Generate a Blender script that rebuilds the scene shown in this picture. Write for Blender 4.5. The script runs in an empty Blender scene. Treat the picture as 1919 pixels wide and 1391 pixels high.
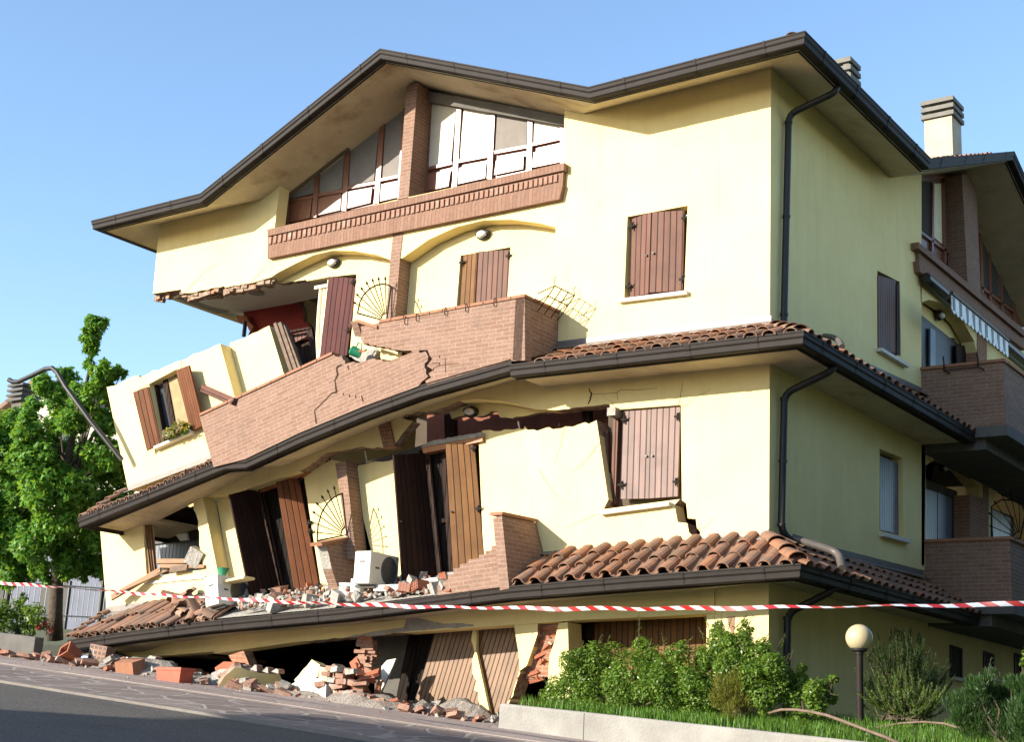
import bpy, bmesh, math, random
from mathutils import Vector, Matrix
from mathutils.geometry import tessellate_polygon
random.seed(7)
SC = bpy.context.scene
COL = SC.collection
V = Vector

# ------------------------------------------------------------------ camera
YAW, PIT, ROL, FPX = 0.62567, 0.24730, 0.04939, 2694.15
CAM = V((8.299, -17.504, 0.0))
FW = V((-math.sin(YAW)*math.cos(PIT), math.cos(YAW)*math.cos(PIT), math.sin(PIT)))
_r = V((math.cos(YAW), math.sin(YAW), 0)); _u = _r.cross(FW)
RT = math.cos(ROL)*_r + math.sin(ROL)*_u
UP = -math.sin(ROL)*_r + math.cos(ROL)*_u
cd = bpy.data.cameras.new('camera'); cam = bpy.data.objects.new('camera', cd); COL.objects.link(cam)
cd.sensor_width = 36.0; cd.lens = 36.0*FPX/1919.0; cd.clip_start = 0.1; cd.clip_end = 3000
cam.matrix_world = Matrix(((RT.x, UP.x, -FW.x, CAM.x), (RT.y, UP.y, -FW.y, CAM.y), (RT.z, UP.z, -FW.z, CAM.z), (0, 0, 0, 1)))
SC.camera = cam

# ------------------------------------------------------------------ light
SUN_DIR = V((0.46, 0.83, -0.315)).normalized()          # the way sunlight travels
elev = math.asin(-SUN_DIR.z)
w = bpy.data.worlds.new('World'); SC.world = w; w.use_nodes = True
nt = w.node_tree; nt.nodes.clear()
wo = nt.nodes.new('ShaderNodeOutputWorld'); bg = nt.nodes.new('ShaderNodeBackground'); sky = nt.nodes.new('ShaderNodeTexSky')
sky.sky_type = 'NISHITA'; sky.sun_disc = False; sky.sun_elevation = elev
sky.sun_rotation = math.atan2(-SUN_DIR.x, -SUN_DIR.y)
sky.air_density = 1.0; sky.dust_density = 0.6; sky.ozone_density = 2.5; sky.altitude = 50
bg.inputs['Strength'].default_value = 0.15
nt.links.new(sky.outputs[0], bg.inputs[0]); nt.links.new(bg.outputs[0], wo.inputs[0])
sl = bpy.data.lights.new('sun', 'SUN'); sl.energy = 4.6; sl.angle = math.radians(0.5); sl.color = (1.0, 0.92, 0.78)
so = bpy.data.objects.new('sun', sl); COL.objects.link(so)
so.rotation_euler = SUN_DIR.to_track_quat('-Z', 'Y').to_euler(); so.location = (-20, -40, 30)
SC.view_settings.view_transform = 'Standard'; SC.view_settings.look = 'None'
SC.view_settings.exposure = 1.2; SC.view_settings.gamma = 1.0
SC.render.engine = 'CYCLES'
SC.cycles.max_bounces = 6; SC.cycles.diffuse_bounces = 3; SC.cycles.glossy_bounces = 2; SC.cycles.transmission_bounces = 4
SC.cycles.use_denoising = True

# ------------------------------------------------------------------ rays and planes
def ray(px, py): return FW + RT*((px-959.5)/FPX) - UP*((py-695.5)/FPX)
def PX(p):
    d = V(p)-CAM; return (959.5+FPX*d.dot(RT)/d.dot(FW), 695.5-FPX*d.dot(UP)/d.dot(FW))
class Plane:
    def __init__(s, o, n, a=None):
        s.o = V(o); s.n = V(n).normalized()
        if a is None:
            a = V((0, 0, 1)).cross(s.n)
            a = V((1, 0, 0)) if a.length < 1e-4 else a
        s.a = V(a).normalized(); s.b = s.n.cross(s.a).normalized()
    def at(s, px, py):
        v = ray(px, py); return CAM + v*(((s.o-CAM).dot(s.n))/v.dot(s.n))
    def uv(s, p): q = p-s.o; return (q.dot(s.a), q.dot(s.b))
def FP(d=0.0): return Plane((0, -d, 0), (0, -1, 0), (1, 0, 0))       # planes parallel to the front wall, d in front of it
def XP(x=0.0): return Plane((x, 0, 0), (1, 0, 0), (0, 1, 0))         # planes parallel to the side wall
def F(px, py, d=0.0): return FP(d).at(px, py)
def S(px, py, d=0.0): return XP(d).at(px, py)
GX, GY, GB = -0.0748, 0.045, V((-3.68, -1.0, 0.09))
def gz(x, y): return GB.z + GX*(x-GB.x) + GY*(y-GB.y)
GPL = Plane(GB, (-GX, -GY, 1), (1, 0, GX))
def G(px, py): return GPL.at(px, py)

# ------------------------------------------------------------------ objects
def tag(o, label=None, cat=None, group=None, kind=None):
    if label: o['label'] = label
    if cat: o['category'] = cat
    if group: o['group'] = group
    if kind: o['kind'] = kind
    return o
def empty(name, loc, label, cat, group=None):
    o = bpy.data.objects.new(name, None); COL.objects.link(o); o.location = loc; o.empty_display_size = .2
    LOCS[o.name] = V(loc)
    return tag(o, label, cat, group)
LOCS = {}
class MB:
    """collects faces with UVs and material slots, links them as one mesh object"""
    def __init__(s): s.v = []; s.f = []; s.u = []; s.m = []
    def face(s, pts, uvs=None, mi=0):
        i = len(s.v); s.v += [V(p) for p in pts]; s.f.append(tuple(range(i, i+len(pts))))
        s.u.append(uvs or [(p[0]+p[1]*.7, p[2]) for p in pts]); s.m.append(mi)
    def mesh(s, vs, fs, mi=0, uvs=None):
        i = len(s.v); s.v += [V(p) for p in vs]
        for f in fs:
            s.f.append(tuple(i+k for k in f)); s.m.append(mi)
            s.u.append([(vs[k][0]+vs[k][1]*.7, vs[k][2]) for k in f] if uvs is None else [uvs[k] for k in f])
    def box(s, c, sx, sy, sz, rot=None, mi=0):
        c = V(c); M = rot or Matrix.Identity(3); h = [V((a*sx/2, b*sy/2, d*sz/2)) for a in (-1, 1) for b in (-1, 1) for d in (-1, 1)]
        vs = [c + M @ q for q in h]
        for f, ax in (((0, 1, 3, 2), 0), ((4, 6, 7, 5), 0), ((0, 4, 5, 1), 1), ((2, 3, 7, 6), 1), ((0, 2, 6, 4), 2), ((1, 5, 7, 3), 2)):
            i = len(s.v); s.v += [vs[k] for k in f]; s.f.append((i, i+1, i+2, i+3)); s.m.append(mi)
            s.u.append([((h[k].y, h[k].z), (h[k].x, h[k].z), (h[k].x, h[k].y))[ax] for k in f])
        return s
    def tube(s, pts, r, n=8, mi=0, cap=True):
        pts = [V(p) for p in pts]; rs = r if isinstance(r, (list, tuple)) else [r]*len(pts)
        rings = []; ref = None
        for i, p in enumerate(pts):
            t = (pts[min(i+1, len(pts)-1)] - pts[max(i-1, 0)]).normalized()
            if ref is None: ref = t.orthogonal().normalized()
            ref = (ref - t*ref.dot(t)); ref = ref.normalized() if ref.length > 1e-5 else t.orthogonal().normalized()
            b = t.cross(ref); rings.append([p + (ref*math.cos(2*math.pi*k/n) + b*math.sin(2*math.pi*k/n))*rs[i] for k in range(n)])
        vs = [q for R in rings for q in R]; fs = []
        for i in range(len(pts)-1):
            for k in range(n): fs.append((i*n+k, i*n+(k+1) % n, (i+1)*n+(k+1) % n, (i+1)*n+k))
        if cap: fs.append(tuple(range(n))[::-1]); fs.append(tuple((len(pts)-1)*n+k for k in range(n)))
        s.mesh(vs, fs, mi); return s
    def lathe(s, c, prof, n=16, mi=0, M=None):
        c = V(c); M = M or Matrix.Identity(3); vs = []; fs = []
        for (r, z) in prof:
            for k in range(n): a = 2*math.pi*k/n; vs.append(c + M @ V((r*math.cos(a), r*math.sin(a), z)))
        for i in range(len(prof)-1):
            for k in range(n): fs.append((i*n+k, i*n+(k+1) % n, (i+1)*n+(k+1) % n, (i+1)*n+k))
        s.mesh(vs, fs, mi); return s
    def prism(s, pts, vec, mi=0, mside=None):
        """closed polygon pts extruded along vec"""
        vec = V(vec); pts = [V(p) for p in pts]; mside = mi if mside is None else mside
        s.face(pts, mi=mi); s.face([p+vec for p in reversed(pts)], mi=mi)
        for i in range(len(pts)):
            a, b = pts[i], pts[(i+1) % len(pts)]; L = (b-a).length; W = vec.length
            s.face([a, a+vec, b+vec, b], [(0, 0), (0, W), (L, W), (L, 0)], mside)
        return s
    def build(s, name, mats, parent=None, smooth=False, bevel=0, autosm=None):
        me = bpy.data.meshes.new(name); org = V((0, 0, 0))
        if parent is None and s.v:
            lo = V((min(p.x for p in s.v), min(p.y for p in s.v), min(p.z for p in s.v)))
            hi = V((max(p.x for p in s.v), max(p.y for p in s.v), 0)); org = V(((lo.x+hi.x)/2, (lo.y+hi.y)/2, lo.z))
        elif parent is not None: org = V((0, 0, 0))
        me.from_pydata([p-org for p in s.v], [], s.f)
        mats = mats if isinstance(mats, (list, tuple)) else [mats]
        for m in mats: me.materials.append(m)
        ul = me.uv_layers.new(name='UVMap').data; k = 0
        for f in s.u:
            for t in f: ul[k].uv = t; k += 1
        me.polygons.foreach_set('material_index', s.m)
        o = bpy.data.objects.new(name, me); COL.objects.link(o)
        bm = bmesh.new(); bm.from_mesh(me)
        if smooth or bevel: bmesh.ops.remove_doubles(bm, verts=bm.verts, dist=1e-5)
        bmesh.ops.recalc_face_normals(bm, faces=bm.faces)
        bm.to_mesh(me); bm.free()
        if smooth:
            me.polygons.foreach_set('use_smooth', [True]*len(me.polygons))
            if autosm: me.set_sharp_from_angle(angle=math.radians(autosm))
        if bevel:
            b = o.modifiers.new('bevel', 'BEVEL'); b.width = bevel; b.segments = 2; b.limit_method = 'ANGLE'; b.angle_limit = math.radians(35)
        if parent is None: o.location = org
        else:
            o.parent = parent
            o.matrix_parent_inverse = Matrix.Translation(-wloc(parent))
        return o
def wloc(o):
    l = V(o.location) if o.parent is None else V((0, 0, 0))
    if o.parent is not None: return V((0, 0, 0))
    return l
def plate(mb, pl, pts, thick=.3, holes=(), mi=0, ms=None, rot=0.0, raw=False, back=True):
    """outline (pixels, or points when raw) on plane pl, given its real thickness away from the viewer"""
    ms = mi if ms is None else ms
    loops = [[V(p) if raw else pl.at(*p) for p in pts]] + [[pl.at(*p) for p in h] for h in holes]
    cr, sr = math.cos(rot), math.sin(rot)
    def uv(p):
        a, b = pl.uv(p); return (a*cr+b*sr, -a*sr+b*cr)
    flat = [p for L in loops for p in L]
    tris = tessellate_polygon([[V((*pl.uv(p), 0)) for p in L] for L in loops])
    off = -pl.n*thick
    for t in tris:
        P = [flat[k] for k in t]; mb.face(P, [uv(p) for p in P], mi)
        if back and thick: mb.face([p+off for p in reversed(P)], [uv(p) for p in reversed(P)], mi)
    if thick:
        for L in loops:
            acc = 0
            for i in range(len(L)):
                a, b = L[i], L[(i+1) % len(L)]; l = (b-a).length
                hz = abs((b-a).normalized().dot(pl.b)) > .7 if l > 1e-6 else False
                u0, u1 = (uv(a)[1], uv(b)[1])
                if hz: U = [(0, u0), (thick, u0), (thick, u1), (0, u1)]
                else: U = [(acc, 0), (acc, thick), (acc+l, thick), (acc+l, 0)]
                mb.face([a, a+off, b+off, b], U, ms if (ms == mi or l < .24) else mi); acc += l
    return mb
def jag(pts, amp=2.5, step=9, seed=1):
    """an open pixel path made ragged like a broken edge"""
    rnd = random.Random(seed); out = []
    for i in range(len(pts)-1):
        (x0, y0), (x1, y1) = pts[i], pts[i+1]; L = math.hypot(x1-x0, y1-y0); n = max(1, int(L/step))
        for k in range(n):
            t = (k + (rnd.uniform(-.3, .3) if k else 0))/n; j = amp if k else amp*.3
            out.append((x0+(x1-x0)*t+rnd.uniform(-j, j), y0+(y1-y0)*t+rnd.uniform(-j, j)))
    out.append(pts[-1]); return out

# ------------------------------------------------------------------ materials
def newmat(name):
    m = bpy.data.materials.new(name); m.use_nodes = True; t = m.node_tree
    b = t.nodes['Principled BSDF']; return m, t, b
def N(t, kind, **kw):
    n = t.nodes.new(kind)
    for k, v in kw.items():
        if k in n.inputs: n.inputs[k].default_value = v
        else: setattr(n, k, v)
    return n
def L(t, a, b): t.links.new(a, b)
def coord(t, kind='Object'): return N(t, 'ShaderNodeTexCoord').outputs[kind]
def worldpos(t): return N(t, 'ShaderNodeNewGeometry').outputs['Position']
def ramp(t, fac, stops):
    r = N(t, 'ShaderNodeValToRGB'); e = r.color_ramp.elements
    while len(e) < len(stops): e.new(.5)
    for q, (p, c) in zip(e, stops): q.position = p; q.color = (*c, 1) if len(c) == 3 else c
    L(t, fac, r.inputs[0]); return r.outputs[0]
def mix(t, fac, a, b, mode='MIX'):
    m = N(t, 'ShaderNodeMix', data_type='RGBA', blend_type=mode)
    for s, v in ((m.inputs[0], fac), (m.inputs[6], a), (m.inputs[7], b)):
        if hasattr(v, 'is_output') or hasattr(v, 'links'): L(t, v, s)
        else: s.default_value = v if not isinstance(v, tuple) else ((*v, 1) if len(v) == 3 else v)
    return m.outputs[2]
def noise(t, vec, scale, detail=4, rough=.55):
    n = N(t, 'ShaderNodeTexNoise', Scale=scale, Detail=detail, Roughness=rough); L(t, vec, n.inputs['Vector']); return n.outputs['Fac']
def bump(t, b, h, strength=.3, dist=.01):
    n = N(t, 'ShaderNodeBump', Strength=strength, Distance=dist); L(t, h, n.inputs['Height']); L(t, n.outputs[0], b.inputs['Normal']); return n
def mottled(name, c1, c2, scale=3.0, rough=.85, bs=.25, bd=.01, fine=60, c3=None, spec=.3):
    m, t, b = newmat(name); p = worldpos(t); f = noise(t, p, scale, 6, .6)
    c = ramp(t, f, [(.3, c1), (.7, c2)])
    if c3:
        g = noise(t, p, scale*.33, 5, .65); c = mix(t, ramp(t, g, [(.55, (0, 0, 0)), (.72, (1, 1, 1))]), c, c3)
    L(t, c, b.inputs['Base Color']); b.inputs['Roughness'].default_value = rough; b.inputs['Specular IOR Level'].default_value = spec
    if bs: bump(t, b, noise(t, p, fine, 5, .6), bs, bd)
    return m
def stretched(t, vec, s):
    mp = N(t, 'ShaderNodeMapping'); mp.inputs['Scale'].default_value = s; L(t, vec, mp.inputs[0]); return mp.outputs[0]
def stucco_mat():
    m, t, b = newmat('yellow_stucco'); p = worldpos(t)
    c = ramp(t, noise(t, p, 1.1, 6, .6), [(.28, (.70, .56, .265)), (.72, (.775, .645, .32))])
    st = noise(t, stretched(t, p, (3.2, 3.2, .35)), 1.6, 5, .6)            # rain streaks
    c = mix(t, ramp(t, st, [(.5, (0, 0, 0)), (.82, (.45, .45, .45))]), c, (.60, .46, .22))
    c = mix(t, ramp(t, noise(t, p, 2.6, 7, .72), [(.5, (0, 0, 0)), (.72, (.4, .4, .4))]), c, (.66, .53, .27))
    sp = noise(t, p, 9, 3, .7)
    c = mix(t, ramp(t, sp, [(.66, (0, 0, 0)), (.78, (.3, .3, .3))]), c, (.80, .70, .46))
    L(t, c, b.inputs['Base Color']); b.inputs['Roughness'].default_value = .92; b.inputs['Specular IOR Level'].default_value = .15
    bump(t, b, mix(t, .4, noise(t, p, 55, 6, .7), noise(t, p, 5, 5, .6)), .35, .014); return m
def brick_mat(name, c1, c2, mortar, bw=.25, bh=.065, ms=.006, vertical=False, rough=.9, dirt=(.16, .11, .085)):
    m, t, b = newmat(name); uv = coord(t, 'UV')
    br = N(t, 'ShaderNodeTexBrick', Scale=1.0, **{'Mortar Size': ms, 'Brick Width': bw, 'Row Height': bh, 'Mortar Smooth': .15, 'Bias': 0.0})
    if vertical:
        mp = N(t, 'ShaderNodeMapping'); mp.inputs['Rotation'].default_value = (0, 0, math.pi/2); L(t, uv, mp.inputs[0]); v = mp.outputs[0]
    else: v = uv
    ns = N(t, 'ShaderNodeTexNoise', Scale=7.0, Detail=3.0); L(t, v, ns.inputs['Vector'])
    va = N(t, 'ShaderNodeMixRGB', blend_type='ADD'); va.inputs[0].default_value = .008
    L(t, v, va.inputs[1]); L(t, ns.outputs['Color'], va.inputs[2]); L(t, va.outputs[0], br.inputs['Vector'])
    br.inputs['Color1'].default_value = (*c1, 1); br.inputs['Color2'].default_value = (*c2, 1); br.inputs['Mortar'].default_value = (*mortar, 1)
    p = worldpos(t); c = mix(t, ramp(t, noise(t, p, 2.0, 6, .65), [(.5, (0, 0, 0)), (.8, (.55, .55, .55))]), br.outputs['Color'], dirt)
    c = mix(t, .35, c, ramp(t, noise(t, p, 26, 4, .6), [(.3, (.25, .25, .25)), (.7, (1, 1, 1))]), 'MULTIPLY')
    L(t, c, b.inputs['Base Color']); b.inputs['Roughness'].default_value = rough; b.inputs['Specular IOR Level'].default_value = .2
    h = mix(t, .25, br.outputs['Fac'], noise(t, p, 50, 4))
    n = bump(t, b, h, .5, .012); n.invert = True; return m
def wood_mat(name, c1, c2, plank=.095, rough=.5, spec=.5, groove=True, coat=0.0):
    m, t, b = newmat(name); uv = coord(t, 'UV')
    mp = stretched(t, uv, (28, 1.2, 1)); g = noise(t, mp, 1.0, 5, .65)
    c = ramp(t, g, [(.3, c1), (.7, c2)])
    c = mix(t, ramp(t, noise(t, worldpos(t), 2.2, 5, .6), [(.45, (0, 0, 0)), (.75, (.6, .6, .6))]), c, tuple(x*.55 for x in c1))
    if groove:
        sx = N(t, 'ShaderNodeSeparateXYZ'); L(t, uv, sx.inputs[0])
        md = N(t, 'ShaderNodeMath', operation='PINGPONG'); md.inputs[1].default_value = plank/2; L(t, sx.outputs[0], md.inputs[0])
        gr = ramp(t, md.outputs[0], [(.0, (0, 0, 0)), (.009, (1, 1, 1))])
        gr.node.color_ramp.elements[0].position = .0035
        fl = N(t, 'ShaderNodeMath', operation='FLOOR'); dv = N(t, 'ShaderNodeMath', operation='DIVIDE'); dv.inputs[1].default_value = plank
        L(t, sx.outputs[0], dv.inputs[0]); L(t, dv.outputs[0], fl.inputs[0])
        wn = N(t, 'ShaderNodeTexWhiteNoise', noise_dimensions='1D'); L(t, fl.outputs[0], wn.inputs['W'])
        c = mix(t, .35, c, ramp(t, wn.outputs['Value'], [(0, (.55, .55, .55)), (1, (1.25, 1.2, 1.15))]), 'MULTIPLY')
        c = mix(t, gr, tuple(x*.15 for x in c1), c)
        bump(t, b, gr, .8, .012)
    L(t, c, b.inputs['Base Color']); b.inputs['Roughness'].default_value = rough; b.inputs['Specular IOR Level'].default_value = spec
    return m
def tile_mat(name, cs, dirt):
    m, t, b = newmat(name); ge = N(t, 'ShaderNodeNewGeometry')
    c = ramp(t, ge.outputs['Random Per Island'], [(i/(len(cs)-1), q) for i, q in enumerate(cs)])
    p = ge.outputs['Position']
    c = mix(t, ramp(t, noise(t, p, 5, 6, .65), [(.40, (0, 0, 0)), (.62, (.9, .9, .9))]), c, dirt)
    L(t, c, b.inputs['Base Color']); b.inputs['Roughness'].default_value = .85; b.inputs['Specular IOR Level'].default_value = .25
    bump(t, b, noise(t, p, 40, 4), .3, .01); return m
def leaf_mat(name, cs, trans=.35, rough=.45):
    m, t, b = newmat(name); ge = N(t, 'ShaderNodeNewGeometry')
    c = ramp(t, ge.outputs['Random Per Island'], [(i/(len(cs)-1), q) for i, q in enumerate(cs)])
    L(t, c, b.inputs['Base Color']); b.inputs['Roughness'].default_value = rough; b.inputs['Specular IOR Level'].default_value = .35
    tr = N(t, 'ShaderNodeBsdfTranslucent'); L(t, mix(t, .5, c, (.30, .42, .03)), tr.inputs['Color'])
    ms = N(t, 'ShaderNodeMixShader'); ms.inputs[0].default_value = trans
    L(t, b.outputs[0], ms.inputs[1]); L(t, tr.outputs[0], ms.inputs[2]); L(t, ms.outputs[0], t.nodes['Material Output'].inputs[0]); return m
def plain(name, c, rough=.5, metal=0.0, spec=.5, bs=0, var=.15):
    m, t, b = newmat(name); p = worldpos(t)
    cc = ramp(t, noise(t, p, 6, 4, .6), [(.3, tuple(x*(1-var) for x in c)), (.7, tuple(min(1, x*(1+var)) for x in c))])
    L(t, cc, b.inputs['Base Color']); b.inputs['Roughness'].default_value = rough; b.inputs['Metallic'].default_value = metal
    b.inputs['Specular IOR Level'].default_value = spec
    if bs: bump(t, b, noise(t, p, 40, 4), bs, .01)
    return m
M = {}
M['stucco'] = stucco_mat()
M['interior'] = mottled('interior_plaster', (.55, .40, .16), (.62, .46, .20), 2, .9)
M['dimroom'] = mottled('dim_room_plaster', (.06, .045, .033), (.10, .075, .053), 2, .9)  # dark base colour stands in for the gloom of unlit rooms
M['redwall'] = mottled('red_paint_plaster', (.17, .014, .012), (.21, .018, .015), 2, .8)
M['ceiling'] = mottled('ceiling_plaster', (.74, .68, .58), (.80, .75, .66), 1.6, .9, c3=(.52, .45, .36))
M['broken'] = mottled('broken_masonry', (.16, .075, .04), (.42, .33, .25), 9, .95, .9, .05, 22, c3=(.34, .14, .07))
M['mortar'] = mottled('rough_mortar', (.27, .25, .22), (.40, .375, .335), 8, .95, .8, .04, 25)
M['brick'] = brick_mat('facade_brick', (.275, .165, .12), (.23, .13, .09), (.32, .24, .19))
M['brickv'] = brick_mat('soldier_brick', (.275, .16, .115), (.235, .13, .092), (.16, .10, .07), .8, .075, .006, True)
M['brickdark'] = brick_mat('rough_brick', (.35, .16, .09), (.30, .13, .075), (.36, .28, .22))
M['coping'] = mottled('terracotta_coping', (.24, .11, .062), (.30, .14, .08), 6, .8, .3, .01, 40, c3=(.2, .10, .065))
M['looseb'] = mottled('loose_brick', (.24, .125, .085), (.31, .185, .135), 11, .9, .6, .02, 45, c3=(.36, .29, .235))
M['redbrick'] = mottled('red_hollow_brick', (.27, .085, .045), (.34, .12, .065), 6, .85, .4, .02, 40)
M['soffit'] = mottled('eave_concrete', (.44, .37, .255), (.54, .47, .33), 2.6, .9, .5, .02, 30, c3=(.27, .20, .125))
M['gutter'] = plain('brown_metal', (.021, .0165, .0145), .6, .0, .12)
M['pipe'] = plain('dark_pipe', (.02, .018, .018), .5, .0, .35)
M['greypipe'] = plain('grey_brown_pipe', (.105, .09, .08), .5, .1, .4)
M['flash'] = plain('flashing_metal', (.17, .145, .13), .5, .2, .4)
M['shutter'] = wood_mat('shutter_wood', (.10, .040, .025), (.145, .062, .04), .1, .6, .25)
M['shutterwarm'] = wood_mat('warm_shutter_wood', (.12, .042, .016), (.165, .062, .026), .1, .65, .15)
M['shutterdk'] = wood_mat('dark_shutter_wood', (.022, .009, .006), (.036, .015, .009), .1, .7, .15)
M['shutteror'] = wood_mat('ochre_shutter_wood', (.14, .062, .02), (.19, .09, .03), .1, .65, .2)
M['shutterred'] = wood_mat('red_shutter_wood', (.075, .018, .016), (.10, .026, .023), .1, .65, .2)
M['shutterpale'] = wood_mat('glare_pale_shutter_wood', (.16, .095, .08), (.21, .135, .115), .1, .6, .4)  # sun glare on the brown wood is put into this paler colour
M['shuttergrey'] = wood_mat('grey_shutter_wood', (.10, .115, .15), (.15, .165, .2), .1, .4, .65)
M['garage'] = wood_mat('garage_slats', (.19, .105, .055), (.25, .145, .08), .085, .5, .4)
M['boardgloom'] = wood_mat('dark_boards_and_gloom', (.014, .010, .008), (.022, .016, .013), .12, .8, .1)  # real leaning boards; elsewhere this near black stands in for unlit rooms
M['frame'] = wood_mat('window_frame_wood', (.16, .06, .035), (.23, .09, .055), .1, .33, .9, False)
M['palewood'] = wood_mat('glare_pale_frame', (.52, .40, .30), (.70, .58, .48), .1, .35, .7, False)  # sun glare on varnished frames, put into a pale base colour
M['plank'] = wood_mat('splintered_wood', (.20, .10, .045), (.29, .16, .08), .1, .6, .3, False)
M['lintel'] = wood_mat('orange_wood', (.32, .11, .035), (.40, .17, .065), .1, .5, .4, False)
M['white'] = plain('white_paint', (.78, .77, .73), .5, 0, .4, 0, .05)
M['sill'] = plain('pale_stone', (.55, .51, .45), .7, 0, .3, .2, .06)
M['curtain'] = plain('curtain_cloth', (.72, .62, .44), .9, 0, .1, 0, .08)
M['blind'] = plain('shaded_blind', (.19, .17, .155), .8, 0, .2, 0, .1)  # dark grey of blinds in shade, held in the base colour
M['iron'] = plain('wrought_iron', (.02, .016, .013), .75, 0, .15)
M['acwhite'] = plain('air_unit_casing', (.68, .66, .58), .42, 0, .5, 0, .04)
M['acgrey'] = plain('air_unit_grille', (.10, .095, .085), .5, 0, .4)
M['concrete'] = mottled('cast_concrete', (.22, .205, .185), (.31, .295, .265), 2.2, .92, .6, .02, 35, c3=(.16, .145, .12))
M['greyconc'] = mottled('grey_concrete', (.095, .087, .08), (.13, .12, .108), 3, .92, .5, .02, 40)
M['green'] = plain('green_plastic', (.02, .20, .10), .35, 0, .5)
M['bark'] = mottled('tree_bark', (.06, .045, .032), (.12, .09, .065), 12, .95, .9, .03, 30)
M['deadwood'] = mottled('dead_branch_bark', (.12, .08, .06), (.20, .145, .105), 10, .9, .6, .02, 40)
M['dark'] = plain('dark_fittings', (.02, .018, .016), .45, .2, .5)
M['lampglass'] = plain('lamp_glass', (.62, .61, .56), .25, 0, .6, 0, .05)
def glass_mat():
    m, t, b = newmat('window_glass'); b.inputs['Base Color'].default_value = (.05, .055, .06, 1); b.inputs['Roughness'].default_value = .08
    b.inputs['Specular IOR Level'].default_value = .8; return m
M['glass'] = glass_mat()
TILES = [(.26, .105, .052), (.31, .135, .07), (.21, .095, .055), (.34, .165, .098), (.22, .115, .075), (.28, .15, .10)]
M['tile'] = tile_mat('roof_tiles', TILES, (.15, .105, .075))
M['tileold'] = tile_mat('weathered_roof_tiles', [(.22, .11, .07), (.28, .155, .10), (.19, .11, .075), (.31, .19, .135), (.24, .10, .05)], (.17, .12, .09))
M['tilebed'] = plain('tile_bedding', (.05, .03, .022), .9)
# ------------------------------------------------------------------ terrain, road, pavement (setting)
def zoom(ox, oy, sc): return lambda pts: [(ox+x/sc, oy+y/sc) for x, y in pts]
Z1 = zoom(0, 380, 2.898); Z2 = zoom(0, 860, 2.62); Z3 = zoom(560, 380, 2.898); Z4 = zoom(560, 740, 2.998)
Z5 = zoom(560, 1050, 2.822); Z6 = zoom(1000, 560, 2.577); Z7 = zoom(1000, 1000, 2.088); Z8 = zoom(460, 60, 2.9076)
R1 = zoom(1400, 20, 2.399); R2 = zoom(1440, 560, 2.173); R3 = zoom(350, 860, 4.637); R5 = zoom(640, 520, 6.955); R8 = zoom(280, 480, 4.569)
RS = zoom(1620, 300, 3.311); B1 = zoom(0, 1160, 4.7975); B2 = zoom(400, 1200, 4.7975); B3 = zoom(800, 1200, 4.7975)
K1 = zoom(560, 1120, 4.361)

def asphalt_mat():
    m, t, b = newmat('asphalt'); p = worldpos(t)
    c = ramp(t, noise(t, p, 1.3, 6, .65), [(.3, (.06, .056, .052)), (.7, (.085, .079, .073))])
    c = mix(t, ramp(t, noise(t, p, 90, 3, .7), [(.4, (.0, .0, .0)), (.62, (1, 1, 1))]), c, (.15, .14, .13))
    c = mix(t, ramp(t, noise(t, p, 28, 3, .7), [(.35, (.8, .8, .8)), (.55, (0, 0, 0))]), c, (.035, .033, .032))
    c = mix(t, ramp(t, noise(t, stretched(t, p, (.25, 1, 0)), 1.2, 5, .7), [(.5, (0, 0, 0)), (.75, (.6, .6, .6))]), c, (.055, .052, .05))
    L(t, c, b.inputs['Base Color']); b.inputs['Roughness'].default_value = .9; b.inputs['Specular IOR Level'].default_value = .25
    bump(t, b, noise(t, p, 110, 4, .7), .6, .015); return m
def paving_mat(name, scale, stretch, stone1, stone2, joint, jw):
    m, t, b = newmat(name); p = stretched(t, worldpos(t), stretch)
    ns = N(t, 'ShaderNodeTexNoise', Scale=1.7, Detail=2.0); L(t, p, ns.inputs['Vector'])
    va = N(t, 'ShaderNodeMixRGB', blend_type='ADD'); va.inputs[0].default_value = .25; L(t, p, va.inputs[1]); L(t, ns.outputs['Color'], va.inputs[2])
    vo = N(t, 'ShaderNodeTexVoronoi', feature='DISTANCE_TO_EDGE', Scale=scale); L(t, va.outputs[0], vo.inputs['Vector'])
    vc = N(t, 'ShaderNodeTexVoronoi', feature='F1', Scale=scale); L(t, va.outputs[0], vc.inputs['Vector'])
    sx = N(t, 'ShaderNodeSeparateColor'); L(t, vc.outputs['Color'], sx.inputs[0])
    c = ramp(t, sx.outputs[0], [(.0, stone1), (1., stone2)])
    c = mix(t, .5, c, ramp(t, noise(t, worldpos(t), 9, 5, .65), [(.3, (.55, .52, .5)), (.7, (1.15, 1.1, 1.1))]), 'MULTIPLY')
    j = ramp(t, vo.outputs['Distance'], [(jw*.5, (0, 0, 0)), (jw, (1, 1, 1))])
    c = mix(t, j, joint, c); L(t, c, b.inputs['Base Color']); b.inputs['Roughness'].default_value = .85; b.inputs['Specular IOR Level'].default_value = .3
    bump(t, b, mix(t, .3, j, noise(t, worldpos(t), 30, 4)), .5, .015); return m
def ground_mat():
    m, t, b = newmat('dry_soil'); p = worldpos(t)
    c = ramp(t, noise(t, p, .8, 6, .65), [(.3, (.10, .085, .055)), (.7, (.09, .11, .04))]); L(t, c, b.inputs['Base Color']); b.inputs['Roughness'].default_value = .95
    bump(t, b, noise(t, p, 12, 5), .5, .05); return m
M['asphalt'] = asphalt_mat()
M['crazy'] = paving_mat('crazy_paving', 1.7, (1, 1.0, .0), (.15, .12, .112), (.225, .185, .17), (.27, .24, .215), .06)
M['slab'] = paving_mat('porphyry_band', .9, (.8, 2.2, .0), (.25, .20, .18), (.34, .28, .255), (.30, .25, .21), .012)
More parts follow.
